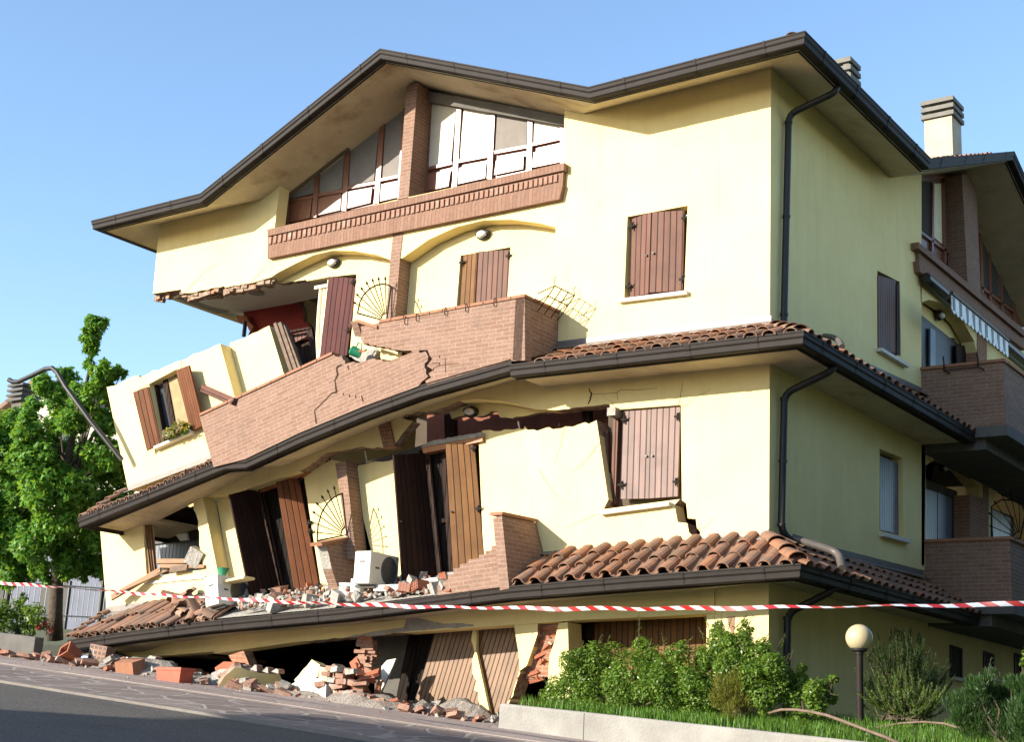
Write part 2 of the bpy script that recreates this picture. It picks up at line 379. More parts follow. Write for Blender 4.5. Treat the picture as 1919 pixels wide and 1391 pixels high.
M['kerbst'] = mottled('kerb_stone', (.15, .13, .115), (.205, .18, .16), 5, .9, .5, .02, 50)
M['soil'] = ground_mat()
def wide(x, y):
    z = gz(max(-60, min(60, x)), max(-60, min(60, y))); return max(-4.5, min(2.6, z))
mb = MB(); xs = [-900, -400, -150, -60, -40, -30, -20, -14, -8, -3, 3, 9, 15, 25, 40, 60, 200, 900]; ys = [-900, -300, -60, -40, -30, -22, -16, -12, -6, -3, 0, 5, 10, 20, 30, 45, 60, 150, 400, 900]
gv = [(x, y, wide(x, y)-(.05 if not (-20 < x < 9 and -1 < y < 12) else .9)) for x in xs for y in ys]; ny = len(ys)
mb.mesh(gv, [(i*ny+j, (i+1)*ny+j, (i+1)*ny+j+1, i*ny+j+1) for i in range(len(xs)-1) for j in range(ny-1)])
tag(mb.build('ground', M['soil']), kind='structure')
def strip(name, mat, y0, y1, dz, x0=-34, x1=22, side=None, thick=.12):
    mb = MB(); n = 28
    for i in range(n):
        a = x0+(x1-x0)*i/n; c = x0+(x1-x0)*(i+1)/n
        q = [V((a, y0(a) if callable(y0) else y0, 0)), V((c, y0(c) if callable(y0) else y0, 0)), V((c, y1(c) if callable(y1) else y1, 0)), V((a, y1(a) if callable(y1) else y1, 0))]
        for p in q: p.z = gz(p.x, p.y)+dz
        mb.face(q)
        mb.face([q[0], q[1], q[1]-V((0, 0, thick)), q[0]-V((0, 0, thick))])
        mb.face([q[3], q[2], q[2]-V((0, 0, thick)), q[3]-V((0, 0, thick))])
    return tag(mb.build(name, mat), kind='structure')
KY = -4.62
strip('road', M['asphalt'], -34, KY-.17, 0, thick=.02)
strip('kerb', M['kerbst'], KY-.17, KY, .035)
strip('pavement', M['crazy'], KY, -2.62, .03)
strip('paving_joint', M['kerbst'], -2.62, -2.55, .036)
strip('stone_border', M['slab'], -2.55, -1.0, .045)
mb = MB()
for i in range(15): a = -16+i; mb.face([V((a, -1.0, gz(a, -1)+.03)), V((a+1, -1.0, gz(a+1, -1)+.03)), V((a+1, 6, gz(a+1, -1)-.1)), V((a, 6, gz(a, -1)-.1))])
tag(mb.build('yard_floor', M['greyconc']), kind='structure')

# ------------------------------------------------------------------ the house
house = empty('collapsed_house', (-6.5, 3, .3), 'half collapsed yellow three storey house with tilted left side, brick balconies and brown gutters', 'house')
H = house
ZB = lambda y: V((0, y, 0))
def hpart(mb, name, mats, label=None, **k):
    o = mb.build(name, mats, H, **k)
    if label: o['label'] = label
    return o
F0 = FP(0); FR = FP(-.28); FB = FP(.93)
MS = [M['stucco'], M['broken']]

# ---- upper wall, still standing: window, arches and gable opening cut through
mb = MB()
arR = Z8([(855, 1232), (1000, 1130), (1150, 1062), (1300, 1025), (1450, 1022), (1600, 1042), (1692, 1066)])
arL = [(731, 487), (708, 478), (663.5, 470.4), (622, 469.7), (587.6, 478), (553.6, 494), (520.7, 511), (508, 519.6)]
low = jag(R8([(1010, 190), (840, 235), (650, 270), (640, 255), (350, 315)]), 1.2, 8, 3) + R8([(275, 315), (270, 285), (30, 322)])
winU = Z8([])
outer = [(300, 405), (525, 338), (514, 432), (735, 376), (1056, 306), (1058, 196), PX((0, 0, 9.66)), PX((0, 0, 5.65)), (1046, 655), (1040.5, 640), (1041.5, 426)] + arR[::-1][1:] + \
        [(748, 483.5), (737, 487)] + arL + low + []
wU = zoom(1120, 380, 6.955)([(388, 182), (1175, 35), (1130, 1150), (345, 1245)])
plate(mb, F0, outer, .26, [wU], 0, 0)
hpart(mb, 'wall', MS, 'bright yellow upper front wall still standing upright')
# broken edge strip under the hanging wall
mb = MB()
for a, b in zip(low[:-1], low[1:]):
    p, q = F(*a, -.012), F(*b, -.012); n = 3
    mb.face([p-V((0, -.0, .008)), q-V((0, 0, .008)), q+V((0, .25, -.02)), p+V((0, .25, -.02))])
rj = random.Random(5)
for k in range(60):
    t = rj.random(); i = int(t*(len(low)-1)); a, b = low[i], low[i+1]; f = rj.random(); p = F(a[0]+(b[0]-a[0])*f, a[1]+(b[1]-a[1])*f, 0)
    mb.box(p+V((0, rj.uniform(.06, .24), rj.uniform(-.07, .0))), rj.uniform(.08, .3), rj.uniform(.06, .14), rj.uniform(.05, .13), Matrix.Rotation(rj.uniform(-.25, .25), 3, 'Y'))
hpart(mb, 'broken_edge', M['broken'])
# recess walls of the upper loggias
mb = MB()
doorR = [(863, 479), (957, 463), (949, 590), (853, 604)]
plate(mb, FR, [(752, 495), (752, 440), (1062, 380), (1062, 660), (756, 660)], .12, [doorR])
recL = [(745, 400), (745, 668), (655, 668), (668.5, 513.5)] + R8([(1530, 180), (1345, 214), (1340, 200)]) + jag(R8([(1340, 200), (1130, 235), (1060, 225)]), 1, 6, 5) + [(505, 500), (505, 440)]
plate(mb, FP(-.281), recL, .12, ms=1)
hpart(mb, 'loggia_wall', MS)
# brick pillar between the two upper loggias
mb = MB()
plate(mb, FP(.012), Z3([(513, 150), (568, 150), (549, 305), (520, 650), (470, 655), (497, 305)]), .33)
hpart(mb, 'pillar', M['brick'])

# ---- mid storey right wall and leaning panels
mb = MB()
arc1 = Z4([(1325, 80), (1250, 60), (1130, 35), (1000, 25), (900, 35), (835, 62)])
brk = [(1278, 938), (1286, 944), (1289, 972), (1304, 973), (1306, 990), (1312, 997), (1313, 1009)]
top1 = [(1276, 759), (1164, 767.5), (1160, 771), (1157, 782), (1145, 780), (1142.5, 757)] + jag([(1142, 758), (1107, 762), (1040, 769)], 1.4, 8, 8) + arc1
outer = [PX((0, 0, 5.25)), PX((0, 0, 2.70))] + brk[::-1] + top1 + jag(Z4([(835, 62), (760, 90), (690, 95), (580, 122)]), 1.5, 7, 2) + [(753, 780), (900, 700), (1100, 690)]
plate(mb, F0, outer, .26, ms=1)
hpart(mb, 'wall', MS, 'yellow mid storey wall by the right corner, cracked beside the window')
mb = MB()
plate(mb, FP(.02), jag([(981, 808), (1000, 806), (1060, 800), (1118, 790)], 3.2, 10, 4)[:-1] + [(1118, 788), (1122, 815), (1140, 937), (1131, 955), (1274, 936), (1264, 947), (1270, 979), (1288, 981), (1291, 998), (1298, 1005), (1301, 1013), (1005, 1037), (1003, 960)], .26, ms=1)
hpart(mb, 'leaning_wall', MS, 'cracked yellow wall piece leaning left under the shuttered window')
# recess wall above, with fallen plaster; in the shade of the eave
mb = MB()
plate(mb, FP(-.281), jag(Z4([(1440, 95), (1330, 105), (1200, 132), (1130, 128), (1115, 95), (1080, 92), (1030, 120), (930, 118), (860, 135), (845, 70)]), 1.5, 8, 6) + [(845, 740), (1060, 735)], .1, ms=1)
hpart(mb, 'loggia_wall', MS)
# ---- shaded wall under the sagging eave, middle and left
mb = MB()
o1 = Z4([(0, 440), (0, 330)]) + [(640, 812), (720, 770), (790, 735), (800, 760)] + jag(Z4([(700, 95), (580, 130), (640, 150), (560, 250), (530, 295), (470, 300)]), 1.2, 8, 9) + jag(Z4([(470, 300), (330, 295), (150, 330), (60, 400), (0, 430)]), 2, 9, 4)
plate(mb, FP(-.06), o1[2:-1] + [(560, 884), (440, 925), (360, 935), (270, 962), (205, 975), (300, 945), (440, 890), (560, 842)], .2, ms=1)
hpart(mb, 'hanging_wall', MS, 'strip of shaded yellow wall hanging under the sagging eave')
mb = MB(); plate(mb, FP(-.02), Z4([(440, 150), (500, 130), (540, 290), (475, 300)]), .2); hpart(mb, 'pillar', M['brickdark'], 'snapped brick pillar end hanging under the sagging eave')

# ---- lower left: tilted mid storey pieces
mb = MB()
opA = [(258.5, 977), (273, 1090), (285, 1086), (400, 1066)]
plate(mb, F0, [(187, 983)] + jag(Z2([(500, 322), (560, 305), (640, 300), (665, 285)]), 1.2, 7, 3) + [(263, 960), (268, 985), (275, 1086)] + Z2([(860, 560), (1010, 545), (1075, 590)]) + [(418, 1112), (374, 1121), (200, 1146)], .26, ms=1)
hpart(mb, 'leaning_wall', MS, 'cream wall corner leaning left around the smashed window')
mb = MB()
plate(mb, FP(.004), Z2([(940, 180), (965, 172), (992, 168), (1078, 605), (1030, 600)]) + jag(Z2([(1010, 600), (985, 450), (975, 310), (950, 250), (942, 195)]), 2.0, 9, 2), .30)
hpart(mb, 'leaning_wall', MS, 'narrow cream wall strip leaning between the smashed window and the balcony')
mb = MB()
plate(mb, FP(-.282), [(402, 913), (420, 911)] + jag([(430, 909), (460, 904), (477, 901)], 1.5, 7, 8) + [(486, 906), (486, 916), (429.5, 929), (476, 1140), (440, 1140)], .2, ms=1)
hpart(mb, 'loggia_wall', MS)
mb = MB()
plate(mb, FP(-.283), R3([(1012, 120)]) + jag(R3([(1040, 62), (1150, 25), (1300, 20)]), 3, 8, 12) + [(655, 866), (698, 1043), (690, 1120), (606, 1130)], .2, ms=1)
hpart(mb, 'loggia_wall', MS); mb = MB()
plate(mb, FP(-.283), jag(Z4([(335, 398), (400, 380), (470, 375), (535, 362)]), 2.8, 8, 10) + [(755, 1092), (695, 1092), (660, 900)], .2, ms=1)
hpart(mb, 'loggia_wall', MS); mb = MB()
plate(mb, FP(-.283), Z4([(1010, 240)]) + jag(Z4([(1035, 200), (1130, 205), (1230, 190), (1262, 195), (1268, 178), (1290, 205)]), 2.6, 8, 14) + [(1012, 1040), (906, 1045)], .2, ms=1)
hpart(mb, 'loggia_wall', MS, 'bright wall panel between the ochre shutter and the leaning wall')
mb = MB()
plate(mb, FP(.01), jag(Z4([(203, 385), (262, 370)]), 1.5, 6, 2) + Z4([(322, 925), (270, 925), (262, 770)]), .34)
hpart(mb, 'pillar', M['brick'], 'tilted brick pillar between the lower loggia doors')

# ---- tilted upper storey, left
MSL = MS
mb = MB()
winL = [(279, 720), (331, 692), (366, 806), (300, 837)]
plate(mb, F0, jag(Z1([(580, 1003), (620, 995), (700, 955), (752, 938)]), 1.3, 8, 4) + Z1([(760, 950), (800, 932)]) + jag(Z1([(800, 932), (985, 856), (1195, 766)]), 2.4, 11, 6) + [(452, 790), (470, 860), (395, 860), (240, 918)], .26, [winL], ms=1)
hpart(mb, 'leaning_wall', MS, 'cream wall with a shuttered window, leaning left and open to the sky')
mb = MB()
plate(mb, FP(-.27), jag(Z1([(1250, 762), (1330, 735), (1415, 690), (1462, 668)]), 1.3, 8, 7) + [(533, 705), (545, 760), (470, 790), (430, 700)], .2, ms=1)
hpart(mb, 'leaning_wall', MS, 'cream loggia panel leaning beside the broken door frame')
# splintered door post
mb = MB()
for k, (x0, y0, x1, y1, wd) in enumerate([(512, 607, 545, 705, 5), (520, 606, 552, 700, 6), (529, 612, 560, 696, 4)]):
    plate(mb, FP(-.2-.03*k), [(x0, y0), (x0+wd, y0-3), (x1+wd, y1-4), (x1, y1)], .1)
hpart(mb, 'door_post', M['deadwood'], 'splintered grey door post')

# ---- ground floor
mb = MB()
beam = [(223, 1236), (400, 1222), (402, 1226)] + jag(Z5([(0, 432), (250, 410), (340, 396), (440, 392), (550, 385)]), 1.2, 8, 3) + [(755, 1187), (845, 1180), (960, 1172), (1006, 1169), (1083, 1163), (1240, 1156), (1338, 1150), (1338, 1060), (1200, 1060), (950, 1085), (640, 1130), (380, 1160), (180, 1190)]
plate(mb, FP(.03), beam, .32, ms=1)
plate(mb, FP(0), [(1336, 1165), (1337, 1060), PX((0, 0, 2.35)), PX((0, 0, .3)), (1336, 1345)], .26)
hpart(mb, 'wall', MS, 'shaded yellow lintel beam sagging over the crushed ground floor')
mb = MB()
plate(mb, F0, Z5([(1138, 340), (1264, 330), (1262, 395), (1240, 460), (1205, 560)]) + jag(Z5([(1205, 600), (1165, 590), (1135, 720), (1105, 752)]), 1.5, 8, 8)[1:] + [(948, 1330)] + [(955, 1316)] + Z5([(1150, 640), (1170, 600), (1160, 480), (1150, 420)]), .3, ms=1)
hpart(mb, 'pier', MS, 'cracked plaster pier left of the exposed bricks')
mb = MB()
plate(mb, F0, Z5([(1374, 335), (1422, 330), (1430, 640), (1440, 760), (1310, 760), (1318, 640), (1325, 510), (1350, 440)]), .36, ms=1)
hpart(mb, 'pier', MS, 'plaster pier left of the brown garage door')
mb = MB(); plate(mb, FP(-.12), Z5([(1255, 335), (1380, 335), (1345, 620), (1200, 620), (1215, 480)]), .2); hpart(mb, 'exposed_masonry', M['brickdark'])
# plaster fallen off the beam
mb = MB()
plate(mb, FP(.034), jag(K1([(860, 245), (880, 170), (960, 165), (1070, 195), (1180, 215), (1330, 210), (1430, 222), (1420, 240), (1100, 262), (830, 285), (600, 320), (390, 325), (560, 290)]), 1.5, 9, 21), .003)
hpart(mb, 'bare_patch', M['mortar'], 'grey patch of bare concrete on the lintel beam')

# ---- side wall in the shade
mb = MB()
plate(mb, XP(0), [PX((0, .262, 9.7)), PX((0, 3.4, 9.75)), (1727, 300), (1727, 735), PX((0, .262, 5.6))], .26, [RS([(80, 685), (220, 757), (226, 1222), (84, 1170)])])
plate(mb, XP(0), [PX((0, .262, 5.25)), (1735, 800), (1732, 1085), PX((0, .262, 2.65))], .26, [R2([(453, 610), (548, 650), (550, 970), (453, 945)])])
mb.prism([V((0, .262, 2.3)), V((0, 17, 2.3)), V((0, 17, -1.2)), V((0, .262, -1.2))], V((-.26, 0, 0)))
hpart(mb, 'side_wall', MS, 'plain yellow side wall in the shade')
# ------------------------------------------------------------------ eaves, gutters and tiles
def sweep(mb, st, prof, closed=True, mi=0):
    """profile (outward, up) swept along stations (point, outward)"""
    n = len(prof); rings = [[p + o*a + V((0, 0, z)) for a, z in prof] for p, o in st]
    for i in range(len(rings)-1):
        for k in range(n if closed else n-1):
            k2 = (k+1) % n; mb.face([rings[i][k], rings[i+1][k], rings[i+1][k2], rings[i][k2]], mi=mi)
    if closed:
        mb.face(rings[0], mi=mi); mb.face(rings[-1][::-1], mi=mi)
GUT = [(0, 0), (0, -.02), (-.008, -.03), (-.012, -.075), (-.03, -.10), (-.034, -.165), (-.05, -.18), (-.16, -.18), (-.16, 0), (-.148, 0), (-.148, -.165), (-.06, -.165), (-.048, -.15), (-.044, -.11), (-.026, -.085), (-.014, 0)]
def FAS(w): return [(-.163, -.02), (-.163, -.195), (-.163-w, -.20), (-.163-w, -.02)]
FR_ = V((0, -1, 0)); SD_ = V((1, 0, 0)); LF_ = V((-1, 0, 0))
def half_tile(mb, a, b, nrm, r0, r1, lift=.0, seg=6, th=.016):
    """one cover tile from a (low end) to b, arched along nrm"""
    t = (b-a).normalized(); x = t.cross(nrm).normalized(); n = x.cross(t).normalized(); vs = []; fs = []
    for p, r in ((a+n*lift, r0), (b, r1)):
        for rr in (r, r-th):
            for k in range(seg+1):
                q = math.pi*k/seg; vs.append(p + x*(math.cos(q)*rr) + n*(math.sin(q)*rr*.7))
    m = seg+1
    for k in range(seg):
        fs += [(k, k+1, 2*m+k+1, 2*m+k), (m+k+1, m+k, 3*m+k, 3*m+k+1), (k+1, k, m+k, m+k+1)]
    fs += [(0, 2*m, 3*m, m), (seg, m+seg, 3*m+seg, 2*m+seg)]
    mb.mesh(vs, fs)
def tiles(mb, bed, path, up, frac, spacing=.30, rlen=.42, jit=.012, drop=0.0, seed=1, skip=None, r=.105):
    """path: eave points; up: vector to the top line; frac(s, total) -> part of the slope that exists"""
    rnd = random.Random(seed); Ls = [(path[i+1]-path[i]).length for i in range(len(path)-1)]; T = sum(Ls)
    def pt(s):
        for i, l in enumerate(Ls):
            if s <= l or i == len(Ls)-1: return path[i].lerp(path[i+1], s/l), (path[i+1]-path[i]).normalized()
            s -= l
    n = int(T/spacing); ul = up.length; ud = up.normalized()
    for i in range(n):
        s = (i+.5)*T/n; p, d = pt(s); nr = d.cross(ud).normalized()
        if nr.z < 0: nr = -nr
        L_ = ul*max(0, min(1, frac(s, T)))
        if L_ < .12: continue
        k = max(1, round(L_/(rlen*.88))); st = L_/k
        for j in range(k):
            if skip and skip(s, j, rnd): continue
            jx = V((rnd.uniform(-jit, jit), rnd.uniform(-jit, jit), rnd.uniform(-jit*.4, jit*.6)))
            if drop and rnd.random() < drop: jx += d*rnd.uniform(-.1, .1) - ud*rnd.uniform(0, .18) + nr*rnd.uniform(-.02, .06)
            a = p + ud*(j*st) + jx - ud*(.05 if j == 0 else .04); b = p + ud*((j+1)*st) + jx*.5
            half_tile(mb, a + nr*.035, b + nr*.02, nr, r*rnd.uniform(.95, 1.05), r*.85, .02)
    # pan tiles and bed
    for i in range(n+1):
        s = i*T/n; p, d = pt(min(s, T-1e-4)); nr = d.cross(ud).normalized()
        if nr.z < 0: nr = -nr
        L_ = ul*max(0, min(1, frac(s, T)))
        if L_ < .12: continue
        half_tile(mb, p-ud*.03+nr*.07, p+ud*L_+nr*.07, -nr, .1, .1, 0, 4)
    m = max(2, n)
    for i in range(m):
        s0, s1 = i*T/m, (i+1)*T/m
        (p0, _), (p1, _) = pt(s0), pt(min(s1, T-1e-5)); f0, f1 = max(0, min(1, frac(s0, T))), max(0, min(1, frac(s1, T)))
        q = [p0, p1, p1+up*f1, p0+up*f0]; q = [x-V((0, 0, .035)) for x in q]
        bed.face(q); bed.face([x-V((0, 0, .05)) for x in reversed(q)])
def hip_caps(mb, a, b, n=4, r=.14, seed=2, lift=.08):
    rnd = random.Random(seed); nr = V((0, 0, 1)); u = (b-a)/n
    for i in range(n):
        p = a+u*i - u*.12; half_tile(mb, p+V((rnd.uniform(-.01, .01), 0, lift+.01)), a+u*(i+1)+V((0, 0, lift-.01)), nr, r, r*.82, .02, 8)
def soffit(mb, st, depth, dz=-.14, th=.06, lift=0.0):
    """flat slab from behind the gutter back to the wall"""
    for i in range(len(st)-1):
        (p, o), (q, u) = st[i], st[i+1]
        A = [p-o*.17, q-u*.17, q-u*depth, p-o*depth]; A = [x+V((0, 0, dz+(lift if k > 1 else 0))) for k, x in enumerate(A)]; Bt = [x+V((0, 0, th)) for x in A]
        mb.face(A[::-1]); mb.face(Bt)
        for k in range(4): mb.face([A[k], A[(k+1) % 4], Bt[(k+1) % 4], Bt[k]])

# ---- main roof: gutter line px
gp = [F(185, 410, .95), F(375, 362, .95), F(712, 90, .95), F(1103, 162, .95)]
cz = 9.434; corner = V((.96, -.96, cz))
sv = V((.95, 4.0, 9.40)); sa = V((.95, 8.75, 11.30)); se = V((.95, 13.6, 9.40))
tipL = V((-13.9, -.95, 9.262))
stT = [(V((-13.9, 9, 9.26)), LF_), (tipL, FR_+LF_), (gp[1], FR_), (gp[2], FR_), (gp[3], FR_), (corner, FR_+SD_), (sv, SD_), (sa, SD_), (se, SD_), (V((.95, 17.5, 9.4)), SD_)]
roof = MB()
# thick slabs: left flat eave, gable (left, right), right eave, side eave, side gable
def slab(mb, pts, th=.09):
    pts = [V(p) for p in pts]; mb.prism(pts, V((0, 0, th)))
D = -.19
def up(p, dx, dy, dz): return V((p.x+dx, p.y+dy, p.z+dz))
inn = .16
def I(p, o): return p - o*inn + V((0, 0, D))
g = [I(tipL, FR_+LF_), I(gp[1], FR_), I(gp[2], FR_), I(gp[3], FR_), I(corner, FR_+SD_)]
yb = 5.0
gr1, gr2, gr3 = [V((p.x, yb, p.z)) for p in g[1:4]]
SLP = .36; K = SLP*1.3/.4
def rise(p, x, y, d): return V((x, y, p.z+SLP*d))
dV = .35-g[1].y
vL = V((g[1].x+dV*SLP*(g[2].x-g[1].x)/(g[2].z-g[1].z), .35, g[1].z+SLP*dV)); vR = V((g[3].x-dV*SLP*(g[3].x-g[2].x)/(g[2].z-g[3].z), .35, g[3].z+SLP*dV))
slab(roof, [g[1], g[2], V((g[2].x, .35, g[2].z)), vL]); slab(roof, [g[2], g[3], vR, V((g[2].x, .35, g[2].z))])
slab(roof, [vL, V((g[2].x, .35, g[2].z)), V((g[2].x, 5, g[2].z)), V((vL.x, 5, vL.z))]); slab(roof, [V((g[2].x, .35, g[2].z)), vR, V((vR.x, 5, vR.z)), V((g[2].x, 5, g[2].z))])
gs = g
slab(roof, [gs[0], gs[1], vL, rise(gs[0], -12.7, .35, dV)], .06)   # sloping soffits beside the gable
slab(roof, [gs[0], rise(gs[0], -12.7, .35, dV), rise(gs[0], -12.7, 9, dV), V((gs[0].x, 9, gs[0].z))], .06)
slab(roof, [gs[3], gs[4], rise(gs[4], -.35, .35, dV), vR], .06)
s0, s1, s2 = I(sv, SD_), I(sa, SD_), I(se, SD_); dS = s0.x+.35
vS = V((-.35, s0.y+dS*SLP*(s1.y-s0.y)/(s1.z-s0.z), s0.z+SLP*dS))
slab(roof, [gs[4], s0, vS, rise(gs[4], -.35, .35, dV)], .06)
slab(roof, [s0, s1, V((-.35, s1.y, s1.z)), vS]); slab(roof, [s1, s2, V((-4, s2.y, s2.z)), V((-4, s1.y, s1.z))]); slab(roof, [vS, V((-.35, s1.y, s1.z)), V((-4, s1.y, s1.z)), V((-4, vS.y, vS.z))])
R_ = hpart(roof, 'roof', M['soffit'], 'main roof with stained concrete soffits and a brown gutter')
# sloping tile planes behind the gutters
rp = MB()
def hipf(p, q, dep, out, rise=.4): return [p, q, q-out*dep+V((0, 0, rise*dep)), p-out*dep+V((0, 0, rise*dep))]
rp.prism([gp[3]+V((0, .12, -.04)), corner+V((-.12, .12, -.04)), V((-4.5, 4.5, 11.6)), V((-2.5, 4.5, 11.6))], V((0, 0, .05)))
rp.prism([corner+V((-.12, .12, -.04)), sv+V((-.12, 0, -.04)), V((-4.5, 4.5, 11.6))], V((0, 0, .05)))
rp.prism([tipL+V((.12, .12, -.04)), gp[1]+V((0, .12, -.04)), V((-10.9, 4.5, 11.5)), V((-11.3, 4.5, 11.5))], V((0, 0, .05)))
rp.prism([tipL+V((.12, .12, -.04)), V((-13.8, 9, 9.25)), V((-9, 9, 11.4)), V((-9, 4.5, 11.5))], V((0, 0, .05)))
rp.build('tile_deck', M['tilebed'], R_)
tl = MB(); bd = MB()
def slope_tiles(a, b, upv, frac=lambda s, T: 1, seed=1): tiles(tl, bd, [a, b], upv, frac, .26, .42, .01, seed=seed, r=.085)
slope_tiles(gp[1]+V((0, .5, -.08)), gp[2]+V((0, .5, -.08)), V((0, 1.0, 0)), lambda s, T: s/.95-.6, seed=3)
slope_tiles(gp[2]+V((0, .45, -.05)), gp[3]+V((0, .45, -.05)), V((0, 1.0, 0)), lambda s, T: (T-s)/.95-.6, seed=4)
slope_tiles(gp[3]+V((0, .55, .06)), corner+V((-.55, .55, .06)), V((0, 1.6, .64)), lambda s, T: (T-s)/1.6, 5)
slope_tiles(tipL+V((.55, .55, .06)), gp[1]+V((0, .55, .06)), V((0, 1.6, .64)), lambda s, T: s/1.6, 6)
slope_tiles(corner+V((-.55, .55, .06)), sv+V((-.55, 0, .06)), V((-1.6, 0, .64)), lambda s, T: s/1.6, 7)
slope_tiles(sv+V((-.45, 0, -.05)), sa+V((-.45, 0, -.05)), V((-1.2, 0, 0)), lambda s, T: s/1.1-.55, seed=8)
hip_caps(tl, corner+V((-.36, .36, .02)), corner+V((-1.7, 1.7, .55)), 5, .12)
tl.build('roof_tiles', M['tile'], R_)
bd.build('tile_bed', M['tilebed'], R_)
gm = MB(); sweep(gm, stT, GUT); gm.build('gutter', M['gutter'], R_)
gm = MB(); sweep(gm, stT, FAS(.03)); gm.build('fascia', M['gutter'], R_)
# grey beams under the gable slopes
bm_ = MB()
plate(bm_, FP(-.3), [(524, 366), (524, 352), (775, 165), (1062, 218), (1062, 236), (803, 190), (786, 184), (760, 190), (532, 370)], .1)
bm_.build('beam', M['greyconc'], R_)

# ---- middle eave
midL = [(145, 971), (267, 927), (420, 860), (459, 858), (560, 811), (681, 761), (784, 723), (870, 698), (958, 673)]
mL = [F(x, y, .93) for x, y in midL]; mcz = 5.226; mcor = V((.915, -.915, mcz)); mR0 = F(955, 683, .93)
mend = V((.93, 5.95, mcz))
stL = [(mL[0]+V((.0, 4.5, .0)), LF_), (mL[0], FR_+LF_)] + [(p, FR_) for p in mL[2:]]
stR = [(mR0, FR_), (mcor, FR_+SD_), (mend, SD_)]
sf = MB(); soffit(sf, stR, .95); 
E1 = hpart(sf, 'eave', M['soffit'], 'middle eave running round the right corner')
gm = MB(); sweep(gm, stR, GUT); gm.build('gutter', M['gutter'], E1)
gm = MB(); sweep(gm, stR, FAS(.03)); gm.build('fascia', M['gutter'], E1)
sf = MB(); soffit(sf, stL, 1.0, -.13, lift=.17)
E2 = hpart(sf, 'eave', M['soffit'], 'middle eave bent down to the left with its buckled gutter')
gm = MB(); sweep(gm, stL, GUT); gm.build('gutter', M['gutter'], E2)
gm = MB(); sweep(gm, stL, FAS(.03)); gm.build('fascia', M['gutter'], E2)
UPF = V((0, .93, .46)); UPS = V((-.93, 0, .46))
tl = MB(); bd = MB()
r0 = V((-3.33, -.86, mR0.z-.06)); c_ = mcor+V((-.06, .06, -.04))
tiles(tl, bd, [r0, c_], UPF*.95, lambda s, T: min((T-s)/.93, (s+.25)/.45), .27, .36, seed=11, r=.1)
tiles(tl, bd, [c_, mend+V((-.06, 0, -.04))], UPS*.95, lambda s, T: s/.93, .27, .36, seed=12, r=.1)
hip_caps(tl, c_+V((-.06, .06, -.03)), c_+V((-.85, .85, .36)), 4, .12)
tl.build('roof_tiles', M['tile'], E1); bd.build('tile_bed', M['tilebed'], E1)
tl = MB(); bd = MB()
lp = [F(x, y, .88)+V((0, 0, -.03)) for x, y in [(152, 970), (267, 928), (402, 868)]]
tiles(tl, bd, lp, V((.05, .93, .42)), lambda s, T: s/.9, .2, .34, drop=.12, seed=13, r=.072)
tiles(tl, bd, [lp[0]+V((0, 3.5, 0)), lp[0]], V((.93, 0, .42)), lambda s, T: (T-s)/.9, .27, .36, seed=14, r=.1)
hip_caps(tl, lp[0]+V((.05, .0, .0)), F(236, 920, .0), 5, .085, lift=.02)
tl.build('roof_tiles', M['tileold'], E2); bd.build('tile_bed', M['tilebed'], E2)

# ---- lower eave
lowp = [(126, 1200), (250, 1182), (381, 1165), (640, 1140), (800, 1119), (953, 1099), (1200, 1078)]
lL = [F(x, y, .93) for x, y in lowp]; lcz = 2.235; lcor = V((.83, -.83, lcz)); lend = V((.90, 5.95, lcz))
stB = [(lL[0]+V((0, 4, 0)), LF_), (lL[0], FR_+LF_)] + [(p, FR_) for p in lL[1:]] + [(lcor, FR_+SD_), (lend, SD_)]
sf = MB(); soffit(sf, stB[1:], .98, -.14); soffit(sf, stB[:2], .98, -.14)
E3 = hpart(sf, 'eave', M['soffit'], 'lowest eave, sagging to the left over the rubble')
gm = MB(); sweep(gm, stB, GUT); gm.build('gutter', M['gutter'], E3)
gm = MB(); sweep(gm, stB, FAS(.03)); gm.build('fascia', M['gutter'], E3)
tl = MB(); bd = MB()
a_ = F(960, 1097, .86); c_ = lcor+V((-.05, .05, -.03)); upb = V((0, .86, .56))
tiles(tl, bd, [a_, F(1200, 1077, .86), c_], upb, lambda s, T: min((T-s)/.9, (s+.35)/.7), .275, .40, .016, seed=21, r=.1)
tiles(tl, bd, [c_, lend+V((-.06, 0, -.03))], V((-.86, 0, .52)), lambda s, T: s/.9, .275, .40, seed=22, r=.1)
hip_caps(tl, c_+V((-.06, .06, .0)), c_+V((-.8, .8, .44)), 3, .14)
tl.build('roof_tiles', M['tile'], E3); bd.build('tile_bed', M['tilebed'], E3)
tl = MB(); bd = MB()
q = [F(132, 1198, .88), F(250, 1182, .86), F(400, 1163, .86)]
tiles(tl, bd, q, V((.14, .86, .60)), lambda s, T: min(1, s/.85) if s < 2.1 else (1 if s < 2.6 else .55), .22, .50, .02, .35, 23, lambda s, j, rnd: s > 2.4 and rnd.random() < .3, .1)
tiles(tl, bd, [q[0]+V((0, 3, 0)), q[0]], V((.86, 0, .58)), lambda s, T: (T-s)/.9, .27, .36, seed=24, r=.1)
hip_caps(tl, q[0]+V((-.02, -.02, .0)), F(203, 1148, .0), 5, .085, lift=.02)
# loosened tiles slid into a heap
rnd = random.Random(31)
for k in range(46):
    x, y = rnd.uniform(318, 415), rnd.uniform(1122, 1162); p = F(x, y, .93-(1165-y)/45*.8) + V((0, 0, .03))
    d = V((rnd.uniform(-.9, .9), rnd.uniform(-.3, 1), rnd.uniform(-.15, .45))).normalized()*rnd.uniform(.2, .36)
    half_tile(tl, p, p+d, V((rnd.uniform(-.5, .5), rnd.uniform(-.6, .1), 1)).normalized(), .1, .085, 0)
tl.build('roof_tiles', M['tileold'], E3); bd.build('tile_bed', M['tilebed'], E3)
